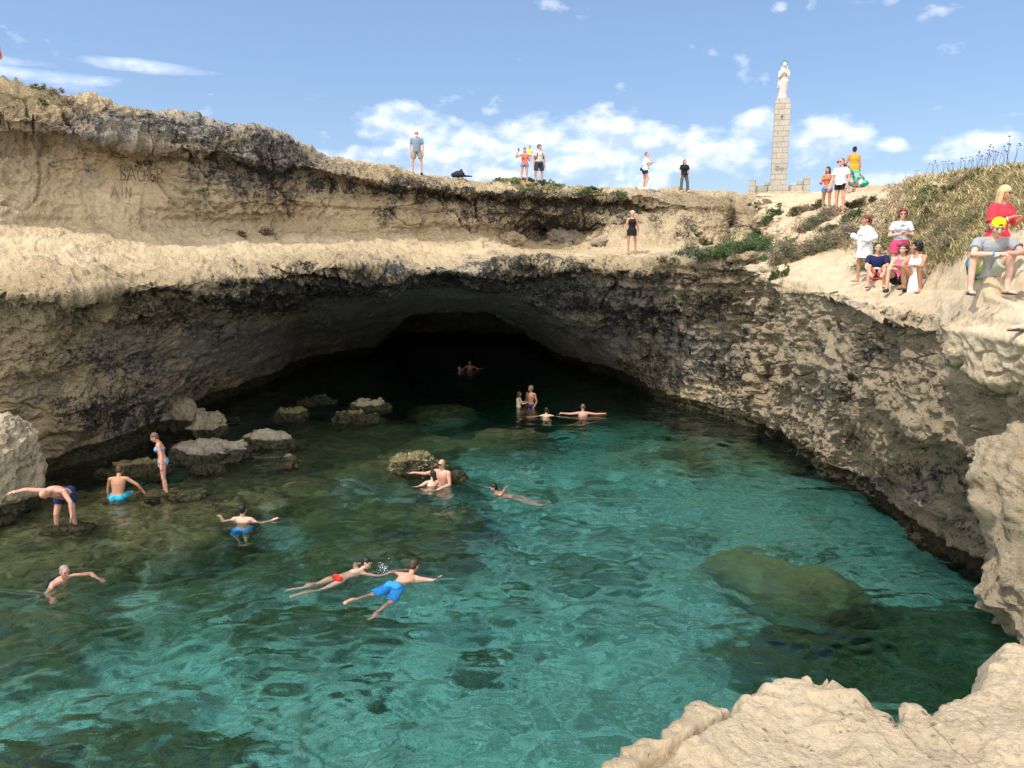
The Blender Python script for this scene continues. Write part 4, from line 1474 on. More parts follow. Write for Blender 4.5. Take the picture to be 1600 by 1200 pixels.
    # ---- hair
    if hair and hairstyle != 'bald':
        C = Body()
        if hairstyle == 'buzz':
            C.ell(H(0, -0.020, 0.036), R((.079, .094, .086)) * hs, Rh)
        else:
            C.ell(H(0, -0.020, 0.042), R((.085, .098, .088)) * hs, Rh)
            C.ell(H(0, -0.040, 0.000), R((.078, .072, .085)) * hs, Rh)
        if hairstyle in ('long', 'wavy', 'bob', 'curly'):
            n_ = {'long': 0.24, 'wavy': 0.26, 'bob': 0.10, 'curly': 0.06}[hairstyle]
            for sg in (1, -1):
                C.cone(H(sg * 0.070, -0.020, 0.02), H(sg * 0.075, -0.035, -n_), 0.038 * hs, 0.030 * hs)
            C.cone(H(0, -0.065, 0.02), H(0, -0.075, -n_), 0.06 * hs, 0.045 * hs, ex=1.3, side=Rh[:, 0])
        if hairstyle == 'curly':
            rs_ = np.random.RandomState(3)
            for k in range(70):
                v = unit(rs_.randn(3))
                if v[1] > 0.45 and v[2] < 0.55:
                    continue
                C.ell(H(v[0] * 0.098, -0.015 + v[1] * 0.10, 0.02 + v[2] * 0.10), R((.026, .026, .026)) * hs, seg=8, rows=6)
        if hairstyle == 'pony':
            C.cone(H(0, -0.10, 0.03), H(0, -0.135, -0.02), 0.030 * hs, 0.034 * hs)
            C.cone(H(0, -0.135, -0.02), H(0, -0.125, -0.13), 0.032 * hs, 0.014 * hs)
        if hairstyle == 'bun':
            C.ell(H(0, -0.10, 0.085), R((.045, .045, .045)) * hs, Rh)
        if hairstyle == 'wet':
            C.cone(H(0.01, -0.07, 0.0), H(0.035, -0.08, -0.24), 0.05 * hs, 0.014 * hs)
        emit('hair', C, HAIR[hair], {0: 0.012, 1: 0.009, 2: 0.0065}[detail], 3)
    J['off'] = off
    J['H'] = H
    J['pel'], J['fwd'], J['td'], J['xs'], J['neck'] = pel, fwd, td, xs_ax, neck0
    J['root'] = root
    J['s'] = s

    def wp(p):
        p = np.asarray(p) + off
        a_ = math.radians(-face)
        return np.array((loc[0] + p[0] * math.cos(a_) - p[1] * math.sin(a_), loc[1] + p[0] * math.sin(a_) + p[1] * math.cos(a_), loc[2] + p[2]))
    J['wp'] = wp
    return J
# ------------------------------------------------------------------ loose rocks
def ico(sub):
    bm = bmesh.new()
    bmesh.ops.create_icosphere(bm, subdivisions=sub, radius=1)
    V = np.array([v.co[:] for v in bm.verts])
    F = np.array([[v.index for v in f.verts] for f in bm.faces])
    bm.free()
    return V, F


ICO = {k: ico(k) for k in (5, 6, 7)}


def rock(label, cen, rad, rz=0.0, seed=1, box=0.75, rough=0.12, mat=None, stain=0.0, grey=0.3, sub=6, name='rock', group='rocks rising out of the shallow water', wetline=0.14, flat=0.0, cat='rock', tilt=0.0):
    V, F = ICO[sub]
    V = V.copy()
    if box < 1:
        V = np.sign(V) * np.abs(V) ** box
    V = V * np.asarray(rad)
    mx = max(rad)
    Q = V + seed * 7.3
    n = V / np.linalg.norm(V, axis=1)[:, None]
    d = fbm(Q, mx * 0.9, 3, seed=seed) * 0.26 * mx * (1 - flat)
    d = d + fbm(Q, mx * 0.35, 4, 0.55, seed=seed + 5, ridged=True) * rough * mx
    d = d + fbm(Q, 0.2, 4, 0.65, seed=seed + 6, ridged=True) * 0.07
    w = worley(Q + 0.1 * fbm(Q, .2, 2, seed=3)[:, None], 0.24, seed + 7)
    d = d - 0.08 * np.clip(0.6 - w, 0, 1) * 2
    V = V + n * d[:, None]
    if tilt:
        c_, s_ = math.cos(tilt), math.sin(tilt)
        V = V @ np.array([[c_, 0, -s_], [0, 1, 0], [s_, 0, c_]]).T
    c_, s_ = math.cos(rz), math.sin(rz)
    V = V @ np.array([[c_, -s_, 0], [s_, c_, 0], [0, 0, 1]]).T
    me = mesh_np(name, V, None, tris=F)
    W_ = V + np.asarray(cen)
    set_attrs(me, W_, np.full(len(V), stain), np.full(len(V), grey), np.full(len(V), 0.8), wetline)
    o = link(name, me, mat or M_boulder)
    o.location = cen
    tag(o, label, cat, group)
    return o


M_algae = rock_material('algae_rock', (0.24, 0.215, 0.10), (0.33, 0.29, 0.15), (0.13, 0.12, 0.055), bump=0.03)
M_submerged = rock_material('submerged_rock', (0.26, 0.29, 0.12), (0.44, 0.48, 0.24), (0.12, 0.13, 0.06), bump=0.04)
bc = unproj(-48, 760, 17.3)
big = rock('huge pale boulder at the left edge with a bather leaning on it', (bc[0], bc[1], 0.75), (1.38, 1.15, 1.55), seed=11, box=0.68, rough=0.10, sub=7, stain=0.05, grey=0.05, name='boulder', group=None, cat='boulder', wetline=0.25, flat=0.35)


def wrock(label, x0, x1, ytop, ywl, seed, mat=None, depth=0.8, **kw):
    kw.setdefault('rough', .34)
    kw.setdefault('wetline', .20)
    d = float(dist_at_z(ywl - 1))
    cx = (x0 + x1) / 2
    w = (x1 - x0) / 2 / F_PX * d
    h = (ywl - ytop) / F_PX * d
    dy = w * depth
    c = unproj(cx, ywl, d + dy * 0.8)
    hz = max(h * 0.72 - dy * 0.12, 0.09)
    return rock(label, (c[0], c[1], -0.12), (w * 0.93, dy, hz + 0.12), seed=seed, mat=mat, **kw)


wrock('pale tilted slab leaning against the cave wall above the water', 236, 320, 618, 672, 21, depth=.55, grey=.35, stain=.15, tilt=0.45, box=.65)
wrock('brown angular rock right of the tilted slab', 300, 352, 640, 684, 22, depth=.6, grey=.2, stain=.25, box=.65)
wrock('long pale rock with a pitted top, longest of the chain', 268, 394, 682, 724, 23, depth=.5, grey=.45, stain=.05, box=.6, rough=.16)
wrock('low elongated rock at the right end of the chain', 384, 466, 670, 700, 24, depth=.4, grey=.4, stain=.1, box=.6, rough=.16)
wrock('narrow yellowish rock ridge behind the bikini woman', 168, 268, 716, 744, 25, mat=M_algae, depth=.35, grey=.1, box=.6, rough=.16)
wrock('small flat yellow-green rock below the long pale rock', 302, 346, 728, 741, 26, mat=M_algae, depth=.5, grey=0, box=.6)
wrock('small knobbly rock standing alone right of the chain', 437, 468, 711, 731, 27, mat=M_algae, depth=.7, grey=.1, stain=.25)
wrock('shaggy brown algae rock behind the chain', 428, 481, 636, 659, 28, mat=M_algae, depth=.5, grey=.1, stain=.2, box=.65)
wrock('dark wet rock farthest back near the cave', 466, 525, 620, 633, 29, mat=M_algae, depth=.4, grey=.2, stain=.4, box=.7)
wrock('rounded grey rock, the upper of a close pair', 551, 609, 624, 643, 30, depth=.5, grey=.3, stain=.15, box=.7)
wrock('flat yellowish rock, the lower of a close pair', 520, 590, 643, 662, 31, mat=M_algae, depth=.4, grey=.0, box=.55)
r12 = wrock('shaggy seaweed-covered rock beside the bathing couple', 606, 680, 706, 738, 32, mat=M_algae, depth=.5, grey=.2, stain=.2, rough=.2)
wrock('low dark rock right behind the bald man with the mask', 690, 730, 738, 752, 33, mat=M_algae, depth=.5, grey=.1, stain=.35, box=.7)
wrock('wet rock ledge just awash under the feet of the bikini woman', 214, 330, 771, 779, 34, mat=M_algae, depth=.42, grey=.1, stain=.42, box=.6, flat=.8, rough=.05)
wrock('dark wet rock under the bending bald man', 66, 150, 822, 832, 35, mat=M_algae, depth=.5, grey=.1, stain=.45, box=.6, flat=.8, rough=.05)
wrock('small yellow rock tip just right of the crouching man', 150, 170, 734, 742, 36, mat=M_algae, depth=.5, grey=0)
wrock('tiny dark rock tip in front of the angular brown rock', 355, 372, 652, 660, 37, mat=M_algae, depth=.5, grey=.1, stain=.3)
oc = unproj(1818, 862, 7.6)
out_ = rock('x', (oc[0], oc[1], oc[2]), (1.45, 1.2, 1.30), seed=51, box=.6, rough=.13, sub=7, mat=M_ledge, stain=.05, grey=.1, group=None, wetline=-9, name='cliff_outcrop')
for k_ in ('label', 'category'):
    del out_[k_]
tag(out_, kind='structure')
sc_ = wat(1240, 905)
rock('large submerged boulder with a lit green top, seen through the water', (sc_[0] + 0.45, sc_[1] + 1.75, -2.3), (1.45, .85, 1.05), rz=-0.8, seed=41, box=.7, rough=.1, sub=7, mat=M_submerged, stain=-.3, grey=-.3, group=None, wetline=-9, name='boulder', cat='boulder')
# seaweed fringe on the shaggy rock
rs = np.random.RandomState(5)
vs, fs_ = [], []
dg_me = r12.data
nvv = len(dg_me.vertices)
co = np.empty(nvv * 3, np.float32)
dg_me.vertices.foreach_get('co', co)
co = co.reshape(-1, 3)
for k in range(2600):
    p = co[rs.randint(nvv)]
    if p[2] < 0.05:
        continue
    dr = unit_ = p / np.linalg.norm(p) + rs.randn(3) * 0.5 + np.array((0, 0, -0.2))
    L_ = rs.uniform(.03, .09)
    sd = rs.randn(3) * 0.012
    i = len(vs)
    vs += [p - sd, p + sd, p + dr * L_]
    fs_.append((i, i + 1, i + 2))
me = mesh_np('seaweed', np.array(vs), None, tris=np.array(fs_))
link('seaweed', me, plain('seaweed', (0.22, 0.19, 0.10), 0.8, 0.7, 8), r12)

# ------------------------------------------------------------------ monument
MX = unproj(1215.5, 295, 46)
M_stone = bpy.data.materials.new('monument_stone')
M_stone.use_nodes = True
nt = M_stone.node_tree
bs = nt.nodes['Principled BSDF']
tc = nd(nt, 'ShaderNodeTexCoord')
geo = nd(nt, 'ShaderNodeSeparateXYZ')
nt.links.new(tc.outputs['Object'], geo.inputs[0])
cb = nd(nt, 'ShaderNodeCombineXYZ')
nt.links.new(math_n(nt, 'ADD', geo.outputs[0], geo.outputs[1]), cb.inputs[0])
nt.links.new(geo.outputs[2], cb.inputs[1])
br = nd(nt, 'ShaderNodeTexBrick')
br.inputs['Scale'].default_value = 1.0
br.inputs['Mortar Size'].default_value = 0.012
br.inputs['Brick Width'].default_value = 0.62
br.inputs['Row Height'].default_value = 0.30
br.inputs['Color1'].default_value = (0.42, 0.385, 0.33, 1)
br.inputs['Color2'].default_value = (0.36, 0.33, 0.285, 1)
br.inputs['Mortar'].default_value = (0.27, 0.245, 0.21, 1)
nt.links.new(cb.outputs[0], br.inputs['Vector'])
nn = noise_n(nt, tc.outputs['Object'], 2.2, 7, 0.65)
nt.links.new(mixc(nt, ramp(nt, nn, [(0.4, 0.0), (0.75, 0.6)]), br.outputs[0], (0.22, 0.20, 0.18)), bs.inputs['Base Color'])
bs.inputs['Roughness'].default_value = 0.9
bb = nd(nt, 'ShaderNodeBump')
bb.inputs['Distance'].default_value = 0.03
nt.links.new(br.outputs['Fac'], bb.inputs['Height'])
bb.invert = True
nt.links.new(bb.outputs[0], bs.inputs['Normal'])


def box_mesh(name, boxes, bevel=0.03):
    bm = bmesh.new()
    for (cx, cy, cz, sx, sy, sz) in boxes:
        r = bmesh.ops.create_cube(bm, size=1)
        for v in r['verts']:
            v.co = Vector((cx + v.co.x * sx, cy + v.co.y * sy, cz + v.co.z * sz))
        es = list({e for v in r['verts'] for e in v.link_edges})
        if bevel:
            bmesh.ops.bevel(bm, geom=es, offset=bevel, segments=2, affect='EDGES')
    me = bpy.data.meshes.new(name)
    bm.to_mesh(me)
    bm.free()
    return me


gz = 9.25
mon = empty('monument', (MX[0], MX[1], gz), math.radians(-16))
tag(mon, 'tall pale stone pillar monument on the skyline topped by a praying statue', 'monument')
zt_ = float(unproj(1222, 155, 46)[2]) - gz
PW = 0.86
bm = bmesh.new()
# pillar with chamfered right shoulder, built from rings
rings_ = []
for z_, cx0, cx1 in ((0.55, -PW / 2, PW / 2), (zt_ - 0.45, -PW / 2, PW / 2), (zt_ - 0.18, -PW / 2 + .01, PW / 2 - .03), (zt_, -PW / 2 + .06, PW / 2 - .16)):
    rings_.append([bm.verts.new((x, y, z_)) for x, y in ((cx0, -.42), (cx1, -.42), (cx1, .42), (cx0, .42))])
for a_, b_ in zip(rings_, rings_[1:]):
    for k in range(4):
        bm.faces.new((a_[k], a_[(k + 1) % 4], b_[(k + 1) % 4], b_[k]))
bm.faces.new(rings_[-1])
bm.faces.new(rings_[0][::-1])
bmesh.ops.bevel(bm, geom=[e for e in bm.edges], offset=0.015, segments=1, affect='EDGES')
me = bpy.data.meshes.new('pillar')
bm.to_mesh(me)
bm.free()
link('pillar', me, M_stone, mon)
link('plinth', box_mesh('plinth', [(0.0, -.02, 0.26, 1.14, 1.1, .60)]), M_stone, mon)
link('low_wall', box_mesh('low_wall', [(-.93, .1, .26, .70, .40, .70), (-.62, .12, .72, .30, .38, .22)]), M_stone, mon)
link('low_wall', box_mesh('low_wall', [(1.0, .1, .32, .80, .40, .62), (1.18, .12, .74, .3, .38, .22)]), M_stone, mon)
link('end_block', box_mesh('end_block', [(-1.42, .05, .28, .36, .62, 1.36)]), M_stone, mon)
link('end_block', box_mesh('end_block', [(1.55, .05, .45, .34, .62, 1.20)]), M_stone, mon)
# small relief emblem low and high on the shaft
link('carved_mark', box_mesh('carved_mark', [(-.02, -.425, zt_ - 1.05, .05, .02, .26), (-.02, -.425, zt_ - 1.0, .14, .02, .045)], 0), plain('mark_dark', (0.12, 0.11, 0.10)), mon)
link('carved_mark', box_mesh('carved_mark', [(-.12, -.425, 1.55, .20, .02, .26), (.14, -.425, 1.5, .16, .02, .16)], 0), plain('mark_grey', (0.20, 0.19, 0.17)), mon)
# ------------------------------------------------------------------ placing people on the real ground
def bvh_of(o):
    me = o.data
    n = len(me.vertices)
    co = np.empty(n * 3, np.float32)
    me.vertices.foreach_get('co', co)
    m = len(me.polygons)
    vi = np.empty(len(me.loops), np.int32)
    me.loops.foreach_get('vertex_index', vi)
    if len(vi) == 4 * m:
        return BVHTree.FromPolygons(co.reshape(-1, 3).tolist(), vi.reshape(-1, 4).tolist())
    return BVHTree.FromObject(o, bpy.context.evaluated_depsgraph_get())


TREES = [bvh_of(cliff), bvh_of(right_cliff)]


def ray(o, d, trees=None):
    best = None
    for t in trees or TREES:
        h = t.ray_cast(Vector(o), Vector(d))
        if h[0] is not None and (best is None or h[3] < best[3]):
            best = h
    return best


def hit(px, py):
    for k in range(40):
        h = ray((0, 0, CAM_Z), dir_of(px, py + k * 0.7))
        if h:
            return np.array(h[0])
    return unproj(px, py, 30)


def down(x, y, z=30.0, trees=None):
    h = ray((x, y, z), (0, 0, -1), trees)
    return h[0].z if h else None


def hgt(px_h, p):
    return px_h * p[1] / F_PX * 1.0


LOGP = []


def stand(label, px, py, top, face, **kw):
    p = hit(px, py)
    h = hgt(py - top, p) * kw.pop('k', 1.0)
    LOGP.append((label[:30], [round(float(v), 2) for v in p], round(h, 2)))
    return person(label, tuple(p), face, ht=h, **kw)


RG = 'people standing along the far rim'
DOWN = dict(armR=((0.20, 0.0, -1), (0.05, 0.12, -1)), armL=((-0.20, 0.0, -1), (-0.05, 0.12, -1)))
P = person
Jrim = stand('bearded man in blue-grey T-shirt and khaki shorts standing alone on the high rim', 652, 273, 208, 178, tone='pink', hair='white', hairstyle='buzz', detail=1,
             legR=((0.18, 0.0, -1), (0.02, 0, -1)), legL=((-0.18, 0, -1), (-0.02, 0, -1)), look=(0.05, 1, -0.15), belly=0.03,
             wear=[('tshirt', 'greyblue', dict(grow=.02)), ('shorts', 'khaki', dict(grow=.018, len=.68)), ('shades', M_dark), ('beard', HAIR['white']), ('shoes', 'black')], group=RG, **DOWN)
Jmum = stand('woman in orange top and denim shorts raising a phone, child on her arm', 819, 288, 235, 182, fem=True, tone='pink', hair='brown', hairstyle='bun', k=1.02,
             armR=((0.75, 0.25, -0.35), (-0.45, 0.35, 1.0)), armL=((-0.25, 0.1, -1), (0.15, 0.95, 0.25)), wear=[('tank', 'orange', dict(t0=.02)), ('shorts', 'denim', dict(len=.22))], group=RG, legR=((0.1, 0, -1), (0.02, 0, -1)))
q = Jmum['wp'](Jmum['L']['wr'])
P('toddler in a yellow top carried on the arm of the woman in orange', tuple(q + np.array((0.05, 0.0, 0.16))), 200, ht=0.88, tone='pink', hair='brown', hairstyle='short', anchor='pelvis', detail=1,
  legR=((.3, .9, -.4), (0, .1, -1)), legL=((-.3, .5, -.8), (0, 0, -1)), armR=((.3, .4, -.8), (0, .8, .2)), armL=((-.3, .3, -.8), (0, .8, 0)), wear=[('tshirt', 'yellow', dict(grow=.015)), ('shorts', 'pinkshirt', dict(len=.9))], voxel=.012)
Jcap = stand('man in a backwards brown cap, pale T-shirt and dark shorts on the rim', 842, 289, 229, 160, tone='pink', hair='brown', look=(-0.7, 0.8, 0), legR=((0.14, 0, -1), (0, 0, -1)), legL=((-0.14, 0, -1), (0, 0, -1)),
             wear=[('tshirt', 'stone', dict(grow=.025)), ('shorts', 'charcoal', dict(len=.75, grow=.025)), ('capback', HAIR['brownlight']), ('print', 'rust', dict(n=6, w=.08, h=.02, t=.6, out=.02, r=.02)), ('shoes', 'black')], group=RG, belly=.02, **DOWN)
Jmint = stand('man in loose mint shirt and navy shorts, hand on chin, side view', 1006, 297, 240, 92, tone='pink', hair='brownlight', hairstyle='buzz', torso=(0, .10, 1), look=(0.3, 1, -.1),
              armR=((0.12, 0.35, -0.9), (-0.2, 0.45, 0.95)), armL=((-0.1, .25, -.9), (.3, .8, .5)), legR=((0, .32, -1), (0, -.35, -1)), legL=((0, .02, -1), (0, -.12, -1)), belly=.03,
              wear=[('tshirt', 'mint', dict(grow=.035, t0=-.12)), ('shorts', 'navy', dict(len=.42)), ('shoes', 'pale')], group=RG)
stand('woman in a black loose top and long dark grey trousers walking along the rim', 1069, 300, 252, 168, fem=True, tone='fair', hair='brown', hairstyle='wavy',
      wear=[('tshirt', 'black', dict(grow=.045, sleeve=.7)), ('trousers', 'greytrouser', dict(grow=.015)), ('shoes', 'pale')], legR=((0.10, 0.05, -1), (0.02, -.1, -1)), legL=((-0.22, 0.1, -1), (-0.12, -.15, -1)),
      armR=((.2, .0, -1), (.0, .1, -1)), armL=((-.25, .1, -1), (-.1, .3, -1)), group=RG)
stand('blonde woman in a short black sleeveless dress standing on the pale shelf below the rim', 987, 397, 331, 172, fem=True, tone='tan', hair='platinum', hairstyle='short', girth=1.08,
      wear=[('tank', 'black', dict(grow=.010, skirt=.20, sw=(.195, .2, .195), sd=(.14, .14, .14)))], legR=((0.09, 0, -1), (-0.02, 0, -1)), legL=((-0.14, 0, -1), (0.0, 0, -1)),
      armR=((.28, 0, -1), (.05, .12, -1)), armL=((-.28, 0, -1), (-.05, .12, -1)))
stand('woman in rust patterned camisole and denim shorts looking down at her hands', 1290, 334, 265, 232, fem=True, tone='tan', hair='black', hairstyle='long', look=(0, 1, -.4), k=1.02,
      armR=((.2, .15, -1), (-.3, .9, .1)), armL=((-.25, -.1, -1), (.1, .5, -.8)), wear=[('tank', 'rust', dict(t0=.0)), ('shorts', 'denim', dict(len=.32, grow=.014))])
Jtote = stand('man in white T-shirt and black shorts carrying a tropical print bag', 1311, 335, 251, 236, tone='pink', hair='brownlight', hairstyle='buzz', look=(.2, 1, -.25), torso=(0, .06, 1), detail=1,
              armR=((.2, .2, -1), (-.1, .6, -.7)), armL=((-.25, -.1, -1), (.05, .35, -1)), wear=[('tshirt', 'white', dict(grow=.015)), ('shorts', 'black', dict(len=.40, grow=.012)), ('shades', M_dark)])
Jmus = stand('woman in a mustard yellow sleeveless dress seen from behind on the skyline', 1331, 301, 233, 8, fem=True, tone='tan', hair='black', hairstyle='bun', girth=1.15,
             armR=((.25, .05, -1), (.08, .1, -1)), armL=((-.3, .2, -.9), (-.2, .9, .2)), wear=[('dress', 'mustard', dict(grow=.014, skirt=.42, sw=(.20, .215, .20), sd=(.15, .15, .14)))])
# ---- the group on the pale slab
SG = 'people gathered on the pale rock slab'
Jwt = stand('woman in white tunic seen from the side, hand on hip, holding a phone', 1350, 441, 338, 272, fem=True, tone='tan', hair='darkred', hairstyle='pony', girth=1.22, belly=.05, detail=2, look=(0, 1, -.15),
            armR=((.1, .25, -1), (0.1, .9, .55)), armL=((-.45, -.45, -.8), (.15, .75, -.25)), legR=((0, .22, -1), (0, .02, -1)), legL=((0, -.12, -1), (0, -.3, -1)),
            wear=[('tunic', 'white', dict(grow=.022, skirt=.30, sw=(.20, .215, .225), sd=(.165, .175, .185), flare=1.5)), ('facedots', HAIR['brown'])], group=SG)
f = hit(1368, 449)
SEAT = dict(legR=((.16, .80, .50), (0.02, .12, -1)), legL=((-.16, .80, .50), (-0.02, .12, -1)))
Jboy = P('boy in a navy T-shirt with a buzz cut seated with his hands between his knees', tuple(f), 205, ht=1.58, tone='fair', hair='black', hairstyle='buzz', detail=2, torso=(0, .22, 1), look=(0, 1, -.05), head=(0, .1, 1),
         armR=((.15, .55, -.85), (-.32, .75, -.45)), armL=((-.15, .55, -.85), (.32, .75, -.45)), wear=[('tshirt', 'navy', dict(grow=.018)), ('shorts', 'coral', dict(len=.55, grow=.014)), ('sandals', M_strap),
         ('print', 'white', dict(n=6, w=.09, h=.01, t=.42, out=.01, r=.016)), ('facedots', HAIR['black'])], group=SG, **SEAT)
ph_ = unproj(1411, 326, 16.5)
fz_ = down(ph_[0], 16.5, 9) or 5.35
LOGP.append(('red hair', fz_, ph_[2] - fz_))
Jred = P('woman with curly dark red hair, grey T-shirt and pink shorts, arms folded', (ph_[0], 16.5, fz_), 196, ht=float(ph_[2] - fz_), fem=True, tone='fair', hair='darkred', hairstyle='curly', detail=2, torso=(0, -.03, 1),
             armR=((.30, .20, -1), (-.85, .62, .12)), armL=((-.30, .20, -1), (.85, .72, .28)), wear=[('tshirt', 'greytee', dict(grow=.024, t0=-.09)), ('shorts', 'hotpink', dict(len=.55, grow=.025)), ('shades', M_dark), ('facedots', HAIR['brown']),
             ('print', 'greyblue', dict(n=9, w=.17, h=.05, t=.80, out=.012, r=.012))], group=SG)
f = hit(1399, 457)
Jgl = P('woman with short dark curls seated in grey canvas shoes', tuple(f), 212, ht=1.60, fem=True, tone='fair', hair='brown', hairstyle='curly', detail=2, torso=(-.12, .10, 1), look=(.2, 1, -.2),
        armR=((.2, .6, -.8), (-.4, .9, .1)), armL=((-.2, .6, -.8), (.3, .9, .1)), wear=[('top', 'pinkshirt', dict(t0=.0)), ('shorts', 'black', dict(len=.4)), ('shoes', 'charcoal'), ('facedots', HAIR['brown'])], group=SG, **SEAT)
f = hit(1424, 457)
Jsq = P('woman in a white cold-shoulder dress squatting with her dark head turned away', tuple(f), 236, ht=1.62, fem=True, tone='tan', hair='black', hairstyle='curly', detail=2, torso=(0, .30, 1), look=(.7, .5, -.1),
        armR=((.2, .75, -.7), (-.1, .9, .1)), armL=((-.2, .75, -.7), (.2, .95, .1)), legR=((.22, .78, .55), (0, -.30, -1)), legL=((-.22, .85, .40), (0, -.30, -1)),
        wear=[('dress', 'white', dict(grow=.02, t1=.90, skirt=.38, follow=False, sw=(.20, .21, .24), sd=(.17, .19, .21))), ('sandals', M_strap)], group=SG)
ph_ = unproj(1566, 288, 11.1)
fz_ = down(ph_[0], 11.1, 9) or 5.4
LOGP.append(('red blouse', fz_, ph_[2] - fz_))
Jrw = P('blonde woman in a bright red blouse and sunglasses tapping a phone', (ph_[0], 11.1, fz_ - max(0.0, 1.50 - float(ph_[2] - fz_))), 158, ht=max(1.50, float(ph_[2] - fz_)), fem=True, tone='tan', hair='blonde', hairstyle='wavy', detail=2, look=(-.25, 1, -.22), girth=1.05, head=(0, .12, 1),
            armR=((.25, .15, -1), (-.45, .90, .42)), armL=((-.22, .30, -1), (.2, .85, .55)),
            wear=[('blouse', 'red', dict(grow=.026, flare=1.25, skirt=.22, sw=(.205, .215, .22), sd=(.15, .16, .165))), ('shorts', 'pale', dict(len=.8)), ('shades', M_dark), ('facedots', HAIR['brown']), ('bracelet', 'white', dict(side='R')), ('sandals', M_strap)])
f = hit(1543, 460)
Jyc = P('teenage boy in backwards yellow cap and bright board shorts seated on the slab', tuple(f), 190, ht=1.72, tone='fair', hair='brown', hairstyle='buzz', detail=2, torso=(-.05, .42, 1), head=(.05, .55, 1), look=(.1, 1, -.55),
        armR=((.42, .75, -.62), (-.85, .45, .02)), armL=((-.30, .80, -.50), (.95, .30, -.05)), legR=((.38, .74, .50), (.05, .10, -1)), legL=((-.22, .80, .52), (0.12, .16, -1)),
        wear=[('tshirt', 'greytee2', dict(grow=.020, flare=1.25)), ('shorts', 'board', dict(len=.66, grow=.010, flare=1.3)), ('capback', 'gap_yellow'), ('capgap', M_strap), ('sandals', M_strap), ('bracelet', 'swimblue', dict(side='R')),
              ('print', 'navy', dict(n=9, w=.16, h=.02, t=.70, out=.022, r=.011)), ('facedots', HAIR['brown'])])
stand('person in navy shorts and a red top standing at the right edge of the picture', 1625, 480, 262, 190, tone='fair', hair='brown', detail=1, wear=[('tshirt', 'red'), ('shorts', 'navy', dict(len=.6, grow=.03)), ('sandals', M_strap)], legR=((.1, 0, -1), (.02, 0, -1)), **DOWN)
f = hit(1600, 516)
P('person seated beyond the right edge with a bare foot in a black flip-flop', tuple(f + np.array((0.02, 0, 0))), 262, ht=1.7, tone='fair', hair='brown', detail=2, anchor='footR', torso=(0, -.1, 1), legR=((.05, .9, .35), (0, .42, -.9)), legL=((-.35, .8, .45), (0, .1, -1)),
  armR=((.2, -.3, -.9), (0, .2, -1)), armL=((-.2, .5, -.8), (0, .8, 0)), wear=[('tshirt', 'white'), ('shorts', 'navy'), ('sandals', M_strap)])
stand('person in pink shorts standing half out of view at the top left of the rim', -8, 133, 34, 95, tone='pink', hair='brown', detail=1, armR=((.2, .3, -1), (.1, .55, -.7)), wear=[('tank', 'navy'), ('shorts', 'hotpink', dict(len=.35, grow=.03))])

# ---- in and at the water
W = wat(104, 826)
Jbend = P('bald man in navy shorts bending with one hand on the big boulder', (W[0], W[1], -0.14), 168, ht=1.78, tone='pink', hair=None, hairstyle='bald', detail=2, girth=1.12, belly=.03, torso=(.22, .92, .42), head=(.35, .85, .05), look=(.2, .35, -1),
          armR=((1, .15, .22), (1, -.05, -.18)), armL=((-.55, .35, -.8), (-.05, .25, -1)), legR=((.20, .30, -1), (.10, -.10, -1)), legL=((-.12, .32, -1), (-.05, -.22, -1)), shld=(1, .1, .12),
          wear=[('shorts', 'navy', dict(len=.50, grow=.022)), ('shoes', 'navy'), ('bracelet', 'white', dict(side='R'))])
W = wat(184, 781)
P('young man in turquoise swim shorts sitting in the shallows with his back turned', (W[0], W[1], 0.06), 352, ht=1.74, tone='tan', hair='brown', hairstyle='short', anchor='pelvis', detail=2, torso=(.05, .25, 1), head=(0, .5, 1), look=(0, 1, -.7),
  armR=((.80, .10, -.62), (.42, .25, -.80)), armL=((-.35, .25, -.95), (-.1, .2, -1)), legR=((.25, .95, -.05), (0, .75, -.6)), legL=((-.25, .95, -.05), (0, .75, -.6)), wear=[('shorts', 'turquoise', dict(len=.7, grow=.02, t1=.10))])
W = wat(260, 773)
P('woman in blue bikini with short fair hair standing on wet rocks, looking down', (W[0], W[1], -0.01), 250, ht=1.66, fem=True, tone='pink', hair='brownlight', hairstyle='short', detail=2, torso=(0, .14, 1), head=(0, .45, 1), look=(0, 1, -.8),
  armR=((.25, .0, -1), (.1, .15, -1)), armL=((-.28, -.22, -1), (-.16, .05, -1)), legR=((.05, .08, -1), (0, -.04, -1)), legL=((-.12, .02, -1), (0, -.16, -1)), wear=[('bra', 'bikini'), ('briefs', 'bikini', dict(grow=.006, t1=.05))])


def swim(label, px, py, wy, face, **kw):
    """px,py: centre of the head; wy: picture row of the waterline beside the person"""
    d = float(dist_at_z(wy))
    h = unproj(px, py, d)
    return P(label, tuple(h), face, anchor='head', **kw)


SPREAD = dict(armR=((.78, .15, -.62), (.70, .62, .38)), armL=((-.85, .1, -.50), (-.62, .70, .30)))
swim('swimmer with goggle strap round his head, seen from behind, arms held out', 379, 796, 815, 4, ht=1.76, tone='fair', hair='black', hairstyle='short', detail=2, torso=(0, .1, 1),
     wear=[('strap', M_strap), ('shorts', 'swimblue', dict(len=.5, grow=.03))], **SPREAD)
swim('older man with receding grey hair swimming near the left edge', 101, 893, 908, 118, ht=1.76, tone='pink', hair='grey', hairstyle='buzz', detail=2, torso=(.25, .75, .62), head=(0, .2, 1), look=(.1, 1, -.05), girth=1.1,
     armL=((-.72, .62, .0), (-.02, .9, -.38)), armR=((.65, .2, -.7), (.0, .6, -.5)), legR=((.3, -.2, -1), (.1, -.8, -.6)), legL=((-.2, -.5, -.9), (0, -.8, -.6)), wear=[('shorts', 'navy', dict(len=.4)), ('facedots', HAIR['grey'])])
W = wat(530, 899)
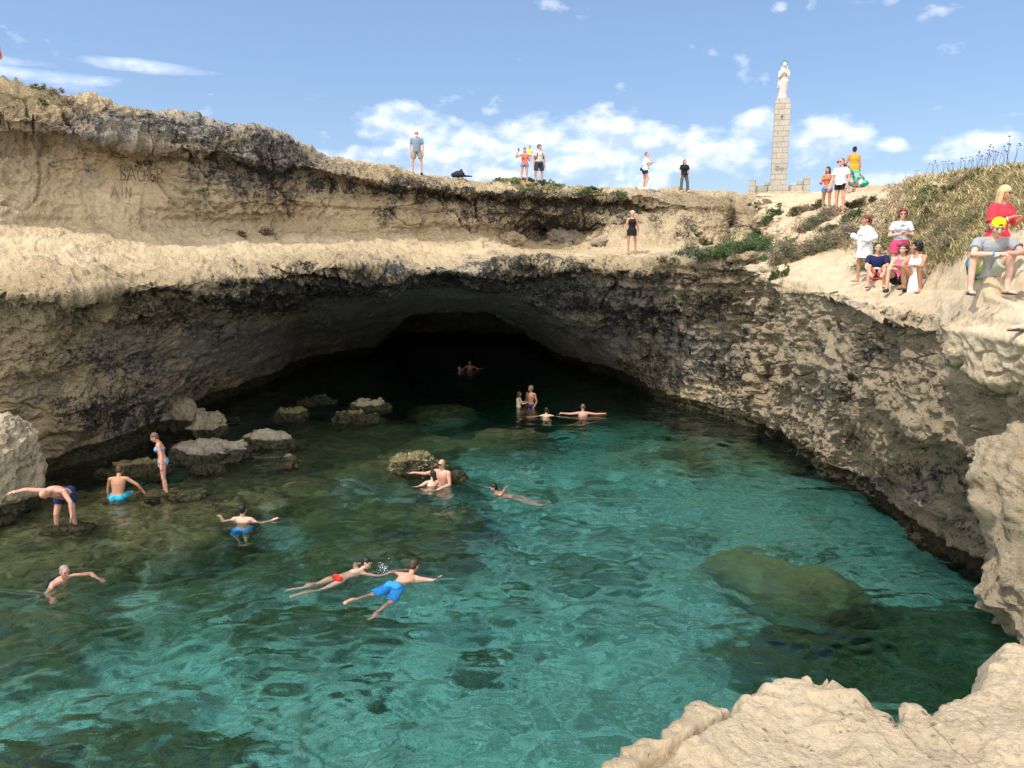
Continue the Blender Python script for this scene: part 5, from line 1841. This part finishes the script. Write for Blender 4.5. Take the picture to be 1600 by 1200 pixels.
P('woman with dark bun and red bikini bottom swimming towards the right', (W[0], W[1], -0.13), 52, ht=1.66, fem=True, tone='fair', hair='black', hairstyle='bun', anchor='pelvis', detail=2, torso=(0, 1, .17), head=(0, .55, 1), look=(.75, .8, 0),
  armR=((.80, .55, -.18), (-.05, 1, .08)), armL=((-.85, .35, -.15), (.25, .9, -.25)), legR=((.10, -1, -.20), (0, -1, .02)), legL=((-.16, -1, -.28), (-.08, -1, .0)), footR=(0, -1, -.05), footL=(0, -1, -.05), shld=(1, 0, .0),
  wear=[('briefs', 'swimred', dict(grow=.008, t1=.03)), ('facedots', HAIR['black'])])
W = wat(617, 914)
P('man in bright blue swim shorts swimming away face down with head raised', (W[0], W[1], -0.10), 28, ht=1.78, tone='pink', hair='brown', hairstyle='short', anchor='pelvis', detail=2, girth=1.06, torso=(0, 1, .16), head=(0, .55, 1), look=(.1, 1, .1),
  armR=((.88, .40, -.10), (-.10, .95, -.25)), armL=((-.88, .35, -.2), (.35, .9, -.3)), legR=((.20, -1, -.55), (.05, -1, -.05)), legL=((-.45, -1, -.22), (-.10, -.9, .34)), footR=(0, -1, -.2), footL=(-.1, -1, .1), shld=(1, 0, 0),
  wear=[('shorts', 'swimblue', dict(len=.80, grow=.03, flare=1.25, t1=.12))])
swim('woman with wet black hair sunk to her shoulders beside the bald man', 676, 741, 755, 348, ht=1.66, fem=True, tone='fair', hair='black', hairstyle='wet', detail=2, torso=(.15, .25, 1), head=(.1, .2, 1), look=(-.1, 1, -.2),
     armR=((.85, .35, -.25), (.85, .5, .02)), armL=((-.85, .0, -.5), (-.2, .6, -.5)), legR=((.2, .8, -.5), (0, 0, -1)), legL=((-.2, .8, -.5), (0, 0, -1)), wear=[('bra', 'black')])
swim('bald man with a diving mask on his face standing chest deep beside the algae rock', 690, 725, 757, 212, ht=1.80, tone='pink', hair=None, hairstyle='bald', detail=2, girth=1.12, look=(0, 1, -.15), torso=(0, .10, 1),
     armR=((.85, .5, -.25), (.8, .6, .12)), armL=((-.3, .25, -.95), (.45, .85, -.2)), wear=[('goggles', M_dark), ('shorts', 'greytee', dict(len=.5))])
swim('woman in dark sunglasses swimming left with one elbow out of the water', 771, 762, 767, 285, ht=1.64, fem=True, tone='fair', hair='black', hairstyle='wet', detail=2, torso=(0, .72, .62), head=(0, .3, 1), look=(-.3, 1, .1),
     armR=((.7, .5, -.4), (.2, .9, -.2)), armL=((-.45, -.60, .38), (-.25, -.35, .55)), legR=((.1, -1, -.3), (0, -1, -.1)), legL=((-.1, -1, -.4), (0, -1, 0)), shld=(1, 0, 0), wear=[('shades', M_dark), ('bra', 'pinkshirt')])
WG = 'bathers in the water at the cave mouth'
swim('small girl standing waist deep at the cave mouth with her hands held forward', 811.5, 615, 635, 82, ht=1.42, tone='pink', hair='brown', hairstyle='long', detail=1, armR=((.1, .5, -.8), (-.2, .9, .2)), armL=((-.1, .5, -.8), (.2, .9, .2)), wear=[('tank', 'pale', dict(t0=-.05))], group=WG)
swim('grey-haired man standing waist deep facing the small girl', 829, 607, 636, 225, ht=1.78, tone='brown', hair='grey', hairstyle='short', detail=1, look=(.3, 1, -.25), armR=((.2, -.05, -1), (0, .2, -1)), armL=((-.32, -.1, -1), (.25, .35, -.8)), wear=[('shorts', 'navy')], group=WG)
swim('dark-haired woman low in the water, back turned, beside the outspread arms', 854, 641, 650, 5, ht=1.6, fem=True, tone='fair', hair='black', hairstyle='short', detail=1, torso=(0, .5, .85), armR=((.9, .1, -.3), (.9, .2, -.1)), armL=((-.9, .1, -.35), (-.95, .0, -.2)), wear=[('bra', 'black')], group=WG)
swim('man with cropped hair seen from behind stretching both arms straight out', 911, 636, 649, 2, ht=1.80, tone='pink', hair='brownlight', hairstyle='buzz', detail=1, armR=((1, .05, -.12), (1, .1, .08)), armL=((-1, .05, -.12), (-1, .1, .08)), wear=[('shorts', 'navy')], handR=1, handL=1, group=WG)
swim('dim figure with arms spread deep inside the dark cave', 734, 566, 577, 180, ht=1.75, tone='brown', hair='black', detail=0, wear=[('shorts', 'black')], **SPREAD)
swim('dim swimmer deep inside the cave, left of the spread-armed figure', 718, 574, 578, 230, ht=1.7, tone='fair', hair='black', detail=0, armR=((.8, .4, -.4), (.5, .8, 0)), wear=[('shorts', 'black')])
for l in LOGP:
    print('PLACE', l)
for nm, JJ in (('boy', Jboy), ('glasses', Jgl), ('squat', Jsq), ('yellow', Jyc)):
    w_ = JJ['wp'](JJ['pel'])
    print('SEAT', nm, np.round(w_, 2), 'ground below', down(w_[0], w_[1], w_[2] + 1.0))
# ------------------------------------------------------------------ statue on the pillar
S = Body()
R_ = np.array
zz = [0, .08, .30, .60, .85, 1.02, 1.16, 1.32, 1.44, 1.50]
ru = [.27, .25, .20, .21, .235, .20, .17, .21, .22, .10]
rw = [.22, .20, .17, .17, .185, .16, .14, .15, .14, .08]
cxs = [-.03, -.03, -.02, .0, .02, .02, .01, 0, 0, 0]
S.rings([R_((c, 0, z)) for c, z in zip(cxs, zz)], list(zip(ru, rw)), [R_((1., 0, 0))] * 10, [R_((0, 1., 0))] * 10, seg=22)
for k in range(7):
    a = -1.1 + k * 0.38
    S.cone((.19 * math.sin(a) - .02, -.15 * math.cos(a), 0.02), (.14 * math.sin(a), -.13 * math.cos(a), .62), .030, .022)
S.cone((-.24, -.06, .72), (.20, -.10, 1.08), .055, .05)      # drape across the hips
S.cone((-.22, -.08, .62), (.22, -.12, .92), .040, .045)
S.cone((-.26, .0, .60), (-.20, .0, 1.05), .060, .055)
S.cone((-.22, 0, 1.38), (-.24, -.10, 1.10), .062, .052)
S.cone((-.24, -.10, 1.10), (-.02, -.24, 1.32), .050, .032)
S.cone((.22, 0, 1.38), (.24, -.10, 1.12), .062, .052)
S.cone((.24, -.10, 1.12), (.02, -.24, 1.32), .050, .032)
S.cone((0, -.25, 1.30), (0, -.23, 1.47), .034, .018)         # joined hands
S.cone((0, -.01, 1.46), (0, -.02, 1.60), .060, .055)
S.ell((0.01, -.03, 1.70), (.088, .105, .115))
S.ell((0.01, .01, 1.73), (.115, .115, .12))                  # veil
S.cone((-.08, .04, 1.66), (-.15, .04, 1.42), .06, .06)
S.cone((.10, .04, 1.66), (.16, .04, 1.42), .06, .06)
S.cone((.01, -.13, 1.70), (.01, -.14, 1.66), .014, .016)
M_marble = plain('statue_marble', (0.46, 0.45, 0.43), 0.7, 0.12, 9, 0.01)
me = S.mesh('statue')
me.transform(Matrix.Scale(1.10, 4))
st = link('statue', me, M_marble, mon)
st.location = (-.02, 0, zt_ - 0.03)
fuse(st, 0.013, 3)
bm = bmesh.new()
rad, cs_ = 0.17, 16
vv = []
for k in range(40):
    a = 2 * math.pi * k / 40
    ring = []
    for j in range(6):
        b_ = 2 * math.pi * j / 6
        r_ = rad + .010 * math.cos(b_)
        ring.append(bm.verts.new((r_ * math.cos(a), .010 * math.sin(b_) + .09, 1.97 + r_ * math.sin(a))))
    vv.append(ring)
for k in range(40):
    for j in range(6):
        bm.faces.new((vv[k][j], vv[(k + 1) % 40][j], vv[(k + 1) % 40][(j + 1) % 6], vv[k][(j + 1) % 6]))
me = bpy.data.meshes.new('halo')
bm.to_mesh(me)
bm.free()
link('halo', me, plain('halo_metal', (0.10, 0.10, 0.11), 0.5), st)

# ------------------------------------------------------------------ carried things
def at_world(name, Bd, mat, label, cat, vox=0.008, parent=None, sm=2):
    me_ = Bd.mesh(name)
    o = link(name, me_, mat, parent)
    if parent is None:
        tag(o, label, cat)
    if vox:
        fuse(o, vox, sm)
    return o


def phone(J, side, label, tiltv=(0, 0.5, 1)):
    p = J['wp'](J[side]['palm'] + unit(J[side]['wr'] - J[side]['el']) * 0.05)
    me_ = box_mesh('phone', [(0, 0, 0, .075, .011, .15)], .004)
    o = link('phone', me_, M_phone)
    o.location = p + np.array((0, 0, 0.03))
    d = Vector(np.array((0, 0, CAM_Z)) - p)
    o.rotation_euler = (math.radians(-25), 0, math.radians(20))
    tag(o, label, 'phone')
    scr = link('screen', box_mesh('screen', [(0, -.0068, 0, .066, .002, .138)], 0), M_dark, o)
    return o


phone(Jmum, 'R', 'dark phone held up to the face of the woman in orange')
phone(Jwt, 'R', 'phone held out in front by the woman in the white tunic')
phone(Jrw, 'L', 'dark phone in the hands of the woman in the red blouse')
# bag on the rim
p = hit(717, 276)
C = Body()
C.ell((0, 0, .12), (.26, .20, .15))
C.ell((-.20, 0, .09), (.14, .16, .11))
C.cone((.14, 0, .16), (.10, 0, .28), .08, .06)
C.cone((.2, 0, .05), (.55, .0, .03), .05, .03)
o = at_world('bag', C, cloth('bagdark', (0.03, 0.035, 0.05), .3), 'dark bag lying alone on the rim to the right of the bearded man', 'bag', .014)
o.location = p
# tropical print tote at the man's hip
w0 = Jtote['wp'](Jtote['pel'] + R_((-.16, 0, 0)))
sh0 = Jtote['wp'](Jtote['L']['sh'])
tot = empty('tote_bag', tuple(w0 + np.array((.42, .10, .12))))
tag(tot, 'large tropical print beach bag with green strap on the shoulder of the man in white', 'beach bag')
C = Body()
C.ell((0, 0, 0), (.31, .13, .25))
C.ell((-.08, 0, .14), (.26, .11, .22))
C.ell((.12, 0, -.10), (.34, .13, .15))
at_world('bag_body', C, MC['tropical'], None, None, .014, tot)
C = Body()
a_ = sh0 - (w0 + np.array((.42, .10, .12)))
C.cone(a_ + R_((0.0, -.10, .07)), (-.14, -.10, .22), .028, .028, ex=.5)
C.cone(a_ + R_((0.0, .06, .06)), (-.10, .06, .22), .028, .028, ex=.5)
C.cone(a_ + R_((0.0, -.10, .07)), a_ + R_((0.0, .06, .06)), .028, .028)
at_world('strap', C, cloth('teal', (0.04, 0.30, 0.24)), None, None, .010, tot)
# navy pouch and sandals in the hand of the woman in the mustard dress
C = Body()
pp = Jmus['wp'](Jmus['L']['palm'])
C.ell((-.10, 0, .02), (.17, .07, .07))
C.ell((.08, 0, -.16), (.12, .08, .19))
o = at_world('hand_bag', C, cloth('slate', (0.06, 0.07, 0.14)), 'dark blue bag in the left hand of the woman in mustard', 'bag', .012)
o.location = pp
# backpack of the man in the cap
C = Body()
J = Jcap
b0 = J['pel'] + J['td'] * .30 * J['s'] - J['fwd'] * .20 * J['s']
C.ell(b0, (.15, .09, .22))
for sg in (1, -1):
    pts = [J['neck'] + J['xs'] * sg * .12 - J['fwd'] * .12 - J['td'] * .06, J['neck'] + J['xs'] * sg * .12 + J['td'] * .025, J['neck'] + J['xs'] * sg * .125 + J['fwd'] * .125 - J['td'] * .12, J['pel'] + J['xs'] * sg * .165 + J['fwd'] * .10 + J['td'] * .20, b0 + J['xs'] * sg * .13 - J['td'] * .15]
    for q0, q1 in zip(pts, pts[1:]):
        C.cone(q0, q1, .020, .020)
me_ = C.mesh('backpack')
me_.transform(Matrix.Translation(Vector(J['off'])))
o = link('backpack', me_, cloth('bagdark', (0.03, 0.035, 0.05), .3))
o.location = J['root'].location
o.rotation_euler = J['root'].rotation_euler
tag(o, 'dark backpack with shoulder straps on the man in the backwards cap', 'backpack')
fuse(o, .010, 2)
C = Body()
J = Jmint
C.cone(J['neck'] + J['xs'] * .10, J['pel'] + J['fwd'] * .16 + J['td'] * .05 + J['xs'] * .12, .012, .012)
C.cone(J['neck'] + J['xs'] * .10, J['pel'] - J['fwd'] * .19 + J['td'] * .02 + J['xs'] * .08, .012, .012)
C.ell(J['pel'] - J['fwd'] * .20 + J['xs'] * .06, (.06, .05, .08))
me_ = C.mesh('shoulder_bag')
me_.transform(Matrix.Translation(Vector(J['off'])))
o = link('shoulder_bag', me_, cloth('bagdark', (0.03, 0.035, 0.05), .3))
o.location = J['root'].location
o.rotation_euler = J['root'].rotation_euler
tag(o, 'small dark shoulder bag with thin strap worn by the man in the mint shirt', 'bag')
fuse(o, .009, 1)

# ------------------------------------------------------------------ scratched names in the soft rock
FONT = dict(B=[[(0, 0), (0, 1), (.6, .92), (.65, .7), (.1, .52), (.8, .35), (.75, .08), (0, 0)]], A=[[(0, 0), (.5, 1), (1, 0)], [(.2, .38), (.82, .38)]],
            C=[[(.9, .95), (.45, .98), (.08, .6), (.1, .3), (.5, .0), (.9, .08)]], H=[[(0, 0), (.05, 1)], [(.9, 0), (.95, 1)], [(.03, .5), (.92, .55)]],
            E=[[(.9, 1), (.05, .98), (0, 0), (.9, .02)], [(.02, .5), (.7, .52)]], R=[[(0, 0), (.02, 1), (.7, .92), (.68, .62), (.05, .5), (.85, 0)]], N=[[(0, 0), (0, 1), (.9, 0), (.9, 1)]],
            L=[[(0, 1), (0, 0), (.8, .02)]], I=[[(.4, 0), (.4, 1)]], Y=[[(0, 1), (.45, .5), (.9, 1)], [(.45, .5), (.4, 0)]], G=[[(.9, .9), (.4, 1), (.05, .5), (.4, 0), (.9, .1), (.9, .5), (.5, .5)]],
            O=[[(.5, 1), (.05, .6), (.1, .2), (.5, 0), (.9, .3), (.9, .7), (.5, 1)]])
M_scratch = plain('scratched_rock', (0.10, 0.078, 0.05), 0.95, 0.2, 20)


def scratch(word, cells, wpx=0.9, parent=cliff):
    Vs, Fs = [], []
    for ch, (x0, y0, x1, y1) in zip(word, cells):
        for line in FONT[ch]:
            P_ = []
            for (a, b), (c, d) in zip(line, line[1:]):
                n = 10
                for k in range(n + (1 if (c, d) == line[-1] else 0)):
                    t = k / n
                    P_.append((x0 + (x1 - x0) * (a + (c - a) * t), y1 + (y0 - y1) * (b + (d - b) * t)))
            prev = None
            for k, (x, y) in enumerate(P_):
                x2, y2 = P_[min(k + 1, len(P_) - 1)]
                x_, y_ = P_[max(k - 1, 0)]
                tx, ty = x2 - x_, y2 - y_
                L_ = math.hypot(tx, ty) + 1e-6
                nx, ny = -ty / L_ * wpx / 2, tx / L_ * wpx / 2
                row = []
                for sx in (-1, 1):
                    h = ray((0, 0, CAM_Z), dir_of(x + nx * sx, y + ny * sx), [TREES[0]])
                    if h is None:
                        row = None
                        break
                    q = np.array(h[0]) - np.array(dir_of(x, y)) * 0.035
                    row.append(q)
                if row is None:
                    prev = None
                    continue
                i = len(Vs)
                Vs += row
                if prev is not None:
                    Fs.append((prev, prev + 1, i + 1, i))
                prev = i
    if Fs:
        link('scratched_name', mesh_np('scratched_name', np.array(Vs), np.array(Fs)), M_scratch, parent)


scratch('BACHER', [(189, 258, 198, 282), (199, 260, 212, 282), (214, 261, 224, 283), (225, 265, 232, 284), (235, 264, 243, 282), (246, 262, 256, 285)], .9)
scratch('AIN', [(173, 292, 185, 310), (188, 291, 196, 308), (197, 292, 205, 310)], .8)
scratch('LIBY', [(1063, 337, 1067, 345), (1067, 337, 1070, 345), (1070, 337, 1076, 346), (1077, 337, 1083, 346)], .9)
scratch('IBY', [(1043, 329, 1046, 335), (1047, 329, 1052, 335), (1053, 328, 1058, 335)], .7)
scratch('GO', [(1022, 348, 1027, 355), (1029, 347, 1035, 355)], .8)

# ------------------------------------------------------------------ vegetation
VEG = {k: plain('leaf_' + k, c, 0.85, 0.35, 3) for k, c in dict(green=(0.085, 0.125, 0.050), grey=(0.13, 0.14, 0.085), dry=(0.27, 0.21, 0.14), straw=(0.50, 0.40, 0.21), olive=(0.25, 0.235, 0.115), dark=(0.05, 0.065, 0.028)).items()}
for m_ in VEG.values():
    m_.node_tree.nodes['Principled BSDF'].inputs['Specular IOR Level'].default_value = 0.1


def leaves(cen, rad, n, size, rs, up=0.35, long=1.5):
    """n small leaf quads in clumps through a flattened half-ellipsoid"""
    k = max(6, n // 70)
    cl = rs.randn(k, 3) * 0.42
    cl[:, 2] = np.abs(cl[:, 2]) * 0.9
    idx = rs.randint(k, size=n)
    p = cl[idx] + rs.randn(n, 3) * 0.17
    p[:, 2] = np.maximum(p[:, 2], -0.25)
    p = p * rad + cen
    a = rs.randn(n, 3)
    a[:, 2] = np.abs(a[:, 2]) + up
    a /= np.linalg.norm(a, axis=1)[:, None]
    b = np.cross(a, rs.randn(n, 3))
    b /= np.linalg.norm(b, axis=1)[:, None]
    s_ = size * rs.uniform(.6, 1.4, (n, 1))
    V = np.stack([p - b * s_ * .5, p + b * s_ * .5, p + b * s_ * .22 + a * s_ * long, p - b * s_ * .22 + a * s_ * long], 1)
    return V.reshape(-1, 3), np.arange(4 * n).reshape(-1, 4)


def bush(label, px, py, wpx, hpx, kind='green', second='grey', n=1400, seed=1, name='shrub', group=None, size=None):
    p = hit(px, py)
    rs = np.random.RandomState(seed)
    w = wpx / 2 / F_PX * p[1]
    h = hpx / F_PX * p[1]
    root = empty(name, tuple(p))
    tag(root, label, 'shrub' if name == 'shrub' else 'plant', group)
    sz = size or max(0.018, p[1] * 0.00105)
    # follow the ground: several sub-clumps snapped to the terrain
    Vs, Fs, off = [[], []], [[], []], [0, 0]
    m = max(3, int(wpx / max(hpx, 6) * 1.6))
    for i in range(m):
        for lay in (0, 1):
            dx = rs.uniform(-1, 1) * w
            dy = rs.uniform(-.5, .6) * w * 0.6
            gz_ = down(p[0] + dx, p[1] + dy, p[2] + 1.5)
            if gz_ is None or abs(gz_ - p[2]) > 1.4:
                gz_ = p[2]
            r_ = max(w * 1.2 / m ** .6, 0.12)
            V, F = leaves(np.array((dx, dy, gz_ - p[2])), np.array((r_, r_, h * rs.uniform(.5, .8))), max(60, int(n * 1.15) // m), sz, rs)
            Vs[lay].append(V)
            Fs[lay].append(F + off[lay])
            off[lay] += len(V)
    for lay, k in ((0, kind), (1, second)):
        link('foliage', mesh_np('foliage', np.concatenate(Vs[lay]), np.concatenate(Fs[lay]), smooth=False), VEG[k], root)
    B_ = Body()
    for i in range(5):
        a = rs.uniform(0, 6.28)
        B_.cone((0, 0, -.05), (math.cos(a) * w * .5, math.sin(a) * w * .3, h * .4), .02, .006, seg=6)
    link('stem', B_.mesh('stem'), VEG['dry'], root)
    return root


bush('wide green saltbush hanging over the shelf above the right wall', 1128, 397, 100, 24, 'green', 'grey', 5200, 1)
bush('dense bright green shrub at the centre of the shelf bushes', 1160, 388, 66, 26, 'green', 'green', 3200, 2)
bush('grey-brown dry shrub spilling to the head of the crack', 1232, 408, 72, 40, 'grey', 'dry', 5200, 3)
bush('small vivid green tuft beside the vertical crack', 1219, 434, 22, 18, 'green', 'green', 900, 4)
bush('dark green shrub growing in the gully below the monument', 1200, 350, 36, 20, 'dark', 'green', 1500, 5)
bush('low dry shrub below the woman in denim shorts', 1268, 354, 76, 22, 'dry', 'grey', 3600, 6)
bush('grey-green shrub in front of the man in white', 1316, 350, 50, 16, 'grey', 'green', 2200, 7)
bush('brown scrub patch on the slope left of the woman in the tunic', 1300, 384, 90, 30, 'dry', 'grey', 4800, 8)
bush('small tuft at the left end of the shelf bushes', 1046, 411, 26, 14, 'dry', 'grey', 700, 9)
bush('small green tuft among pale stones above the right wall', 1188, 409, 20, 10, 'green', 'grey', 600, 10)
bush('low dark tuft at the foot of the wall with scratched names', 1096, 372, 26, 10, 'dark', 'grey', 600, 11)
bush('green mat of plants under the standing family on the rim', 822, 294, 100, 7, 'green', 'olive', 3000, 12)
bush('thin plant mat on the rim right of the family', 925, 298, 50, 5, 'olive', 'green', 1500, 13)
bush('small green tuft on the rim above the dark hollow', 966, 308, 24, 8, 'green', 'grey', 600, 14)
bush('green cushion plant on the high left rim', 66, 151, 20, 8, 'green', 'olive', 600, 15)
bush('dry brown cushion plant on the high left rim', 94, 166, 34, 14, 'dry', 'dry', 900, 16)
bush('dry shrub on the slope behind the red-haired woman', 1390, 402, 90, 30, 'grey', 'olive', 3800, 17)
bush('brown shrub at the lower edge of the grassy slope', 1452, 398, 70, 24, 'dry', 'grey', 3200, 18)
bush('green shrub halfway up the grassy slope', 1420, 356, 80, 24, 'green', 'olive', 3200, 19)
bush('dark dry bank of stems across the grassy slope', 1470, 314, 90, 16, 'dark', 'dry', 3200, 20)
bush('low brown scrub behind the blonde woman', 1530, 345, 90, 22, 'dry', 'grey', 3400, 21)
bush('round dry bush right of the man in white', 1342, 322, 36, 18, 'dry', 'dark', 1400, 22)
bush('dark dry bush left of the woman in denim shorts', 1262, 330, 46, 16, 'dry', 'dark', 1600, 23)
bush('low tuft by the monument on the slope', 1184, 319, 36, 8, 'grey', 'dry', 700, 24)
bush('grey shrub patch below the brown scrub on the slope', 1262, 396, 66, 26, 'grey', 'dry', 3400, 25)

# dry grass over the right-hand hill
rs = np.random.RandomState(77)
nG = 20000
gx = rs.uniform(1225, 1640, nG * 3)
gy = rs.uniform(255, 440, nG * 3)
low = np.interp(gx, [1225, 1290, 1330, 1380, 1440, 1490, 1520, 1560, 1600, 1640], [330, 372, 392, 402, 418, 408, 385, 362, 352, 350])
keep = gy < low + rs.randn(len(gx)) * 5
hi = np.interp(gx, [1225, 1290, 1340, 1400, 1640], [330, 345, 330, 285, 250])
keep &= gy > hi + rs.randn(len(gx)) * 4
gx, gy = gx[keep], gy[keep]
nn_ = fbm(np.column_stack([gx / 30, gy / 14, 0 * gx]), 1.0, 3, seed=88)
keep = nn_ > -0.22 - 0.25 * (gx > 1420)
gx, gy, nn_ = gx[keep][:nG], gy[keep][:nG], nn_[keep][:nG]
Vg = {k: [] for k in ('straw', 'olive', 'dry', 'green')}
mx = {k: [] for k in Vg}
tree = [TREES[1]]
for x, y, v in zip(gx, gy, nn_):
    h = tree[0].ray_cast(Vector((0, 0, CAM_Z)), dir_of(x, y))
    if h[0] is None:
        continue
    p = np.array(h[0])
    r = rs.rand()
    kind = 'straw' if r < .42 - v * .2 else ('olive' if r < .72 else ('dry' if r < .9 else 'green'))
    if x < 1420:
        kind = 'dry' if r < .5 else ('olive' if r < .8 else 'straw')
    for _ in range(2):
        q = p + np.array((rs.randn() * .06, rs.randn() * .10, -.03))
        L_ = rs.uniform(.04, .16) * (1.0 if x > 1420 else .7)
        b_ = rs.randn(2) * .09
        w_ = .004 + .0011 * p[1] * 0.45
        ang = rs.uniform(0, 3.14)
        s_ = np.array((math.cos(ang), math.sin(ang), 0)) * w_
        m1 = q + np.array((b_[0] * .4, b_[1] * .4, L_ * .6))
        t1 = q + np.array((b_[0] * 1.3, b_[1] * 1.3, L_))
        Vg[kind] += [q - s_, q + s_, m1 + s_ * .6, m1 - s_ * .6, t1]
allV, quads, tris_, mi = [], [], [], []
off = 0
me_parts = []
kinds = list(Vg)
for ki, k in enumerate(kinds):
    A = np.array(Vg[k])
    n5 = len(A) // 5
    base = off + np.arange(n5) * 5
    allV.append(A)
    quads.append(np.stack([base, base + 1, base + 2, base + 3], -1))
    tris_.append(np.stack([base + 3, base + 2, base + 4], -1))
    me_parts.append(n5)
    off += len(A)
me = mesh_np('dry_grass', np.concatenate(allV), np.concatenate(quads), smooth=False, tris=np.concatenate(tris_))
idx = np.concatenate([np.full(n, i) for i, n in enumerate(me_parts)] * 2).astype(np.int32)
for k in kinds:
    me.materials.append(VEG[k])
if len(idx) == len(me.polygons):
    me.polygons.foreach_set('material_index', idx)
gr = bpy.data.objects.new('dry_grass', me)
SC.collection.objects.link(gr)
tag(gr, 'dry straw and olive grass covering the hill on the right', 'grass', kind='stuff')

# dried seed heads standing against the sky
M_seed = plain('seed_head', (0.06, 0.045, 0.04), 0.9, 0.3, 40)
rs = np.random.RandomState(9)
protos = []
for v in range(3):
    B_ = Body()
    n = 1 + v
    for i in range(n):
        a, b = rs.uniform(-.10, .10), rs.uniform(.7, 1)
        B_.cone((0, 0, -.05), (a * .4, 0, b * .55), .0036, .0032, seg=5)
        B_.cone((a * .4, 0, b * .55), (a, rs.uniform(-.05, .05), b), .0032, .003, seg=5)
        B_.ell((a, 0, b), (.020, .020, .022), seg=8, rows=6)
    protos.append(B_.mesh('dried_flower'))
SPOTS = [(1446, 272, .34), (1430, 277, .30), (1456, 269, .30), (1466, 267, .36), (1474, 266, .34), (1481, 265, .26), (1495, 264, .30), (1500, 264, .36), (1507, 264, .30), (1512, 263, .34), (1518, 263, .30), (1526, 262, .38), (1531, 262, .46), (1536, 262, .42),
         (1541, 261, .50), (1546, 261, .52), (1549, 261, .44), (1554, 261, .36), (1560, 260, .34), (1567, 260, .45), (1572, 260, .62), (1578, 260, .50), (1582, 260, .60), (1415, 284, .30), (1522, 262, .3), (1489, 265, .22), (1534, 262, .3), (1551, 261, .5)]
for i, (x, y, L_) in enumerate(SPOTS):
    p = hit(x, y + 3)
    me_ = protos[i % 3]
    if not me_.materials:
        me_.materials.append(M_seed)
    o = bpy.data.objects.new('dried_flower', me_)
    SC.collection.objects.link(o)
    o.location = p
    o.rotation_euler = (rs.uniform(-.15, .15), rs.uniform(-.2, .2), rs.uniform(0, 6))
    o.scale = (1.15, 1.15, L_ * 1.15)
    tag(o, 'thin dried flower stalk with dark seed heads on the grassy skyline', 'dried flower', 'dried flower stalks on the grassy skyline')

# loose stones on the slopes and ledges
SV, SF = ico(3)
rs = np.random.RandomState(21)
for i, (x, y, wp_, lab) in enumerate([(888, 371, 60, 'grey-white pitted stone heap beside the dark hollow'), (800, 376, 40, 'pale low stone left of the dark hollow'), (940, 381, 26, 'small grey stone near the blonde woman in black'),
                                     (1306, 333, 30, 'brown rock knob behind the barefoot couple'), (1172, 402, 30, 'flat pale stone above the right wall'), (1150, 405, 22, 'small pale stone in front of the saltbush'),
                                     (1210, 398, 18, 'small stone between the shelf bushes'), (375, 366, 18, 'small dark stone at the foot of the left wall'), (415, 363, 22, 'dark flat stone at the foot of the wall')]):
    p = hit(x, y)
    r_ = wp_ / 2 / F_PX * p[1]
    rock(lab, (p[0], p[1], p[2] + r_ * .05), (r_, r_ * .7, r_ * .42), seed=60 + i, sub=5, rough=.2, grey=.5 if i in (0, 2) else .2, stain=.55 if i >= 7 else .1, mat=M_cliff, group='loose stones on the ledges', wetline=-9, name='stone', cat='stone')
# white water thrown up by the swimmers
for (x, y, n, sp, lab) in ((599, 893, 45, .16, 'splash of white drops at the hands of the woman in red bikini'), (812, 744, 110, .8, 'trail of churned white drops behind the woman in sunglasses')):
    c = wat(x, y)
    Vd, Fd, o_ = [], [], 0
    for k in range(n):
        r_ = rs.uniform(.004, .010)
        q = c + np.array((rs.randn() * sp * .5, rs.randn() * sp * .9, abs(rs.randn()) * .05 + .02))
        V = SV * r_ * np.array((1, 1, .7)) + q
        Vd.append(V)
        Fd.append(SF + o_)
        o_ += len(V)
    me_ = mesh_np('splash', np.concatenate(Vd), None, tris=np.concatenate(Fd))
    tag(link('splash', me_, plain('foam', (0.85, 0.88, 0.88), .3, 0, 5, 0, .5)), lab, 'splash', kind='stuff')
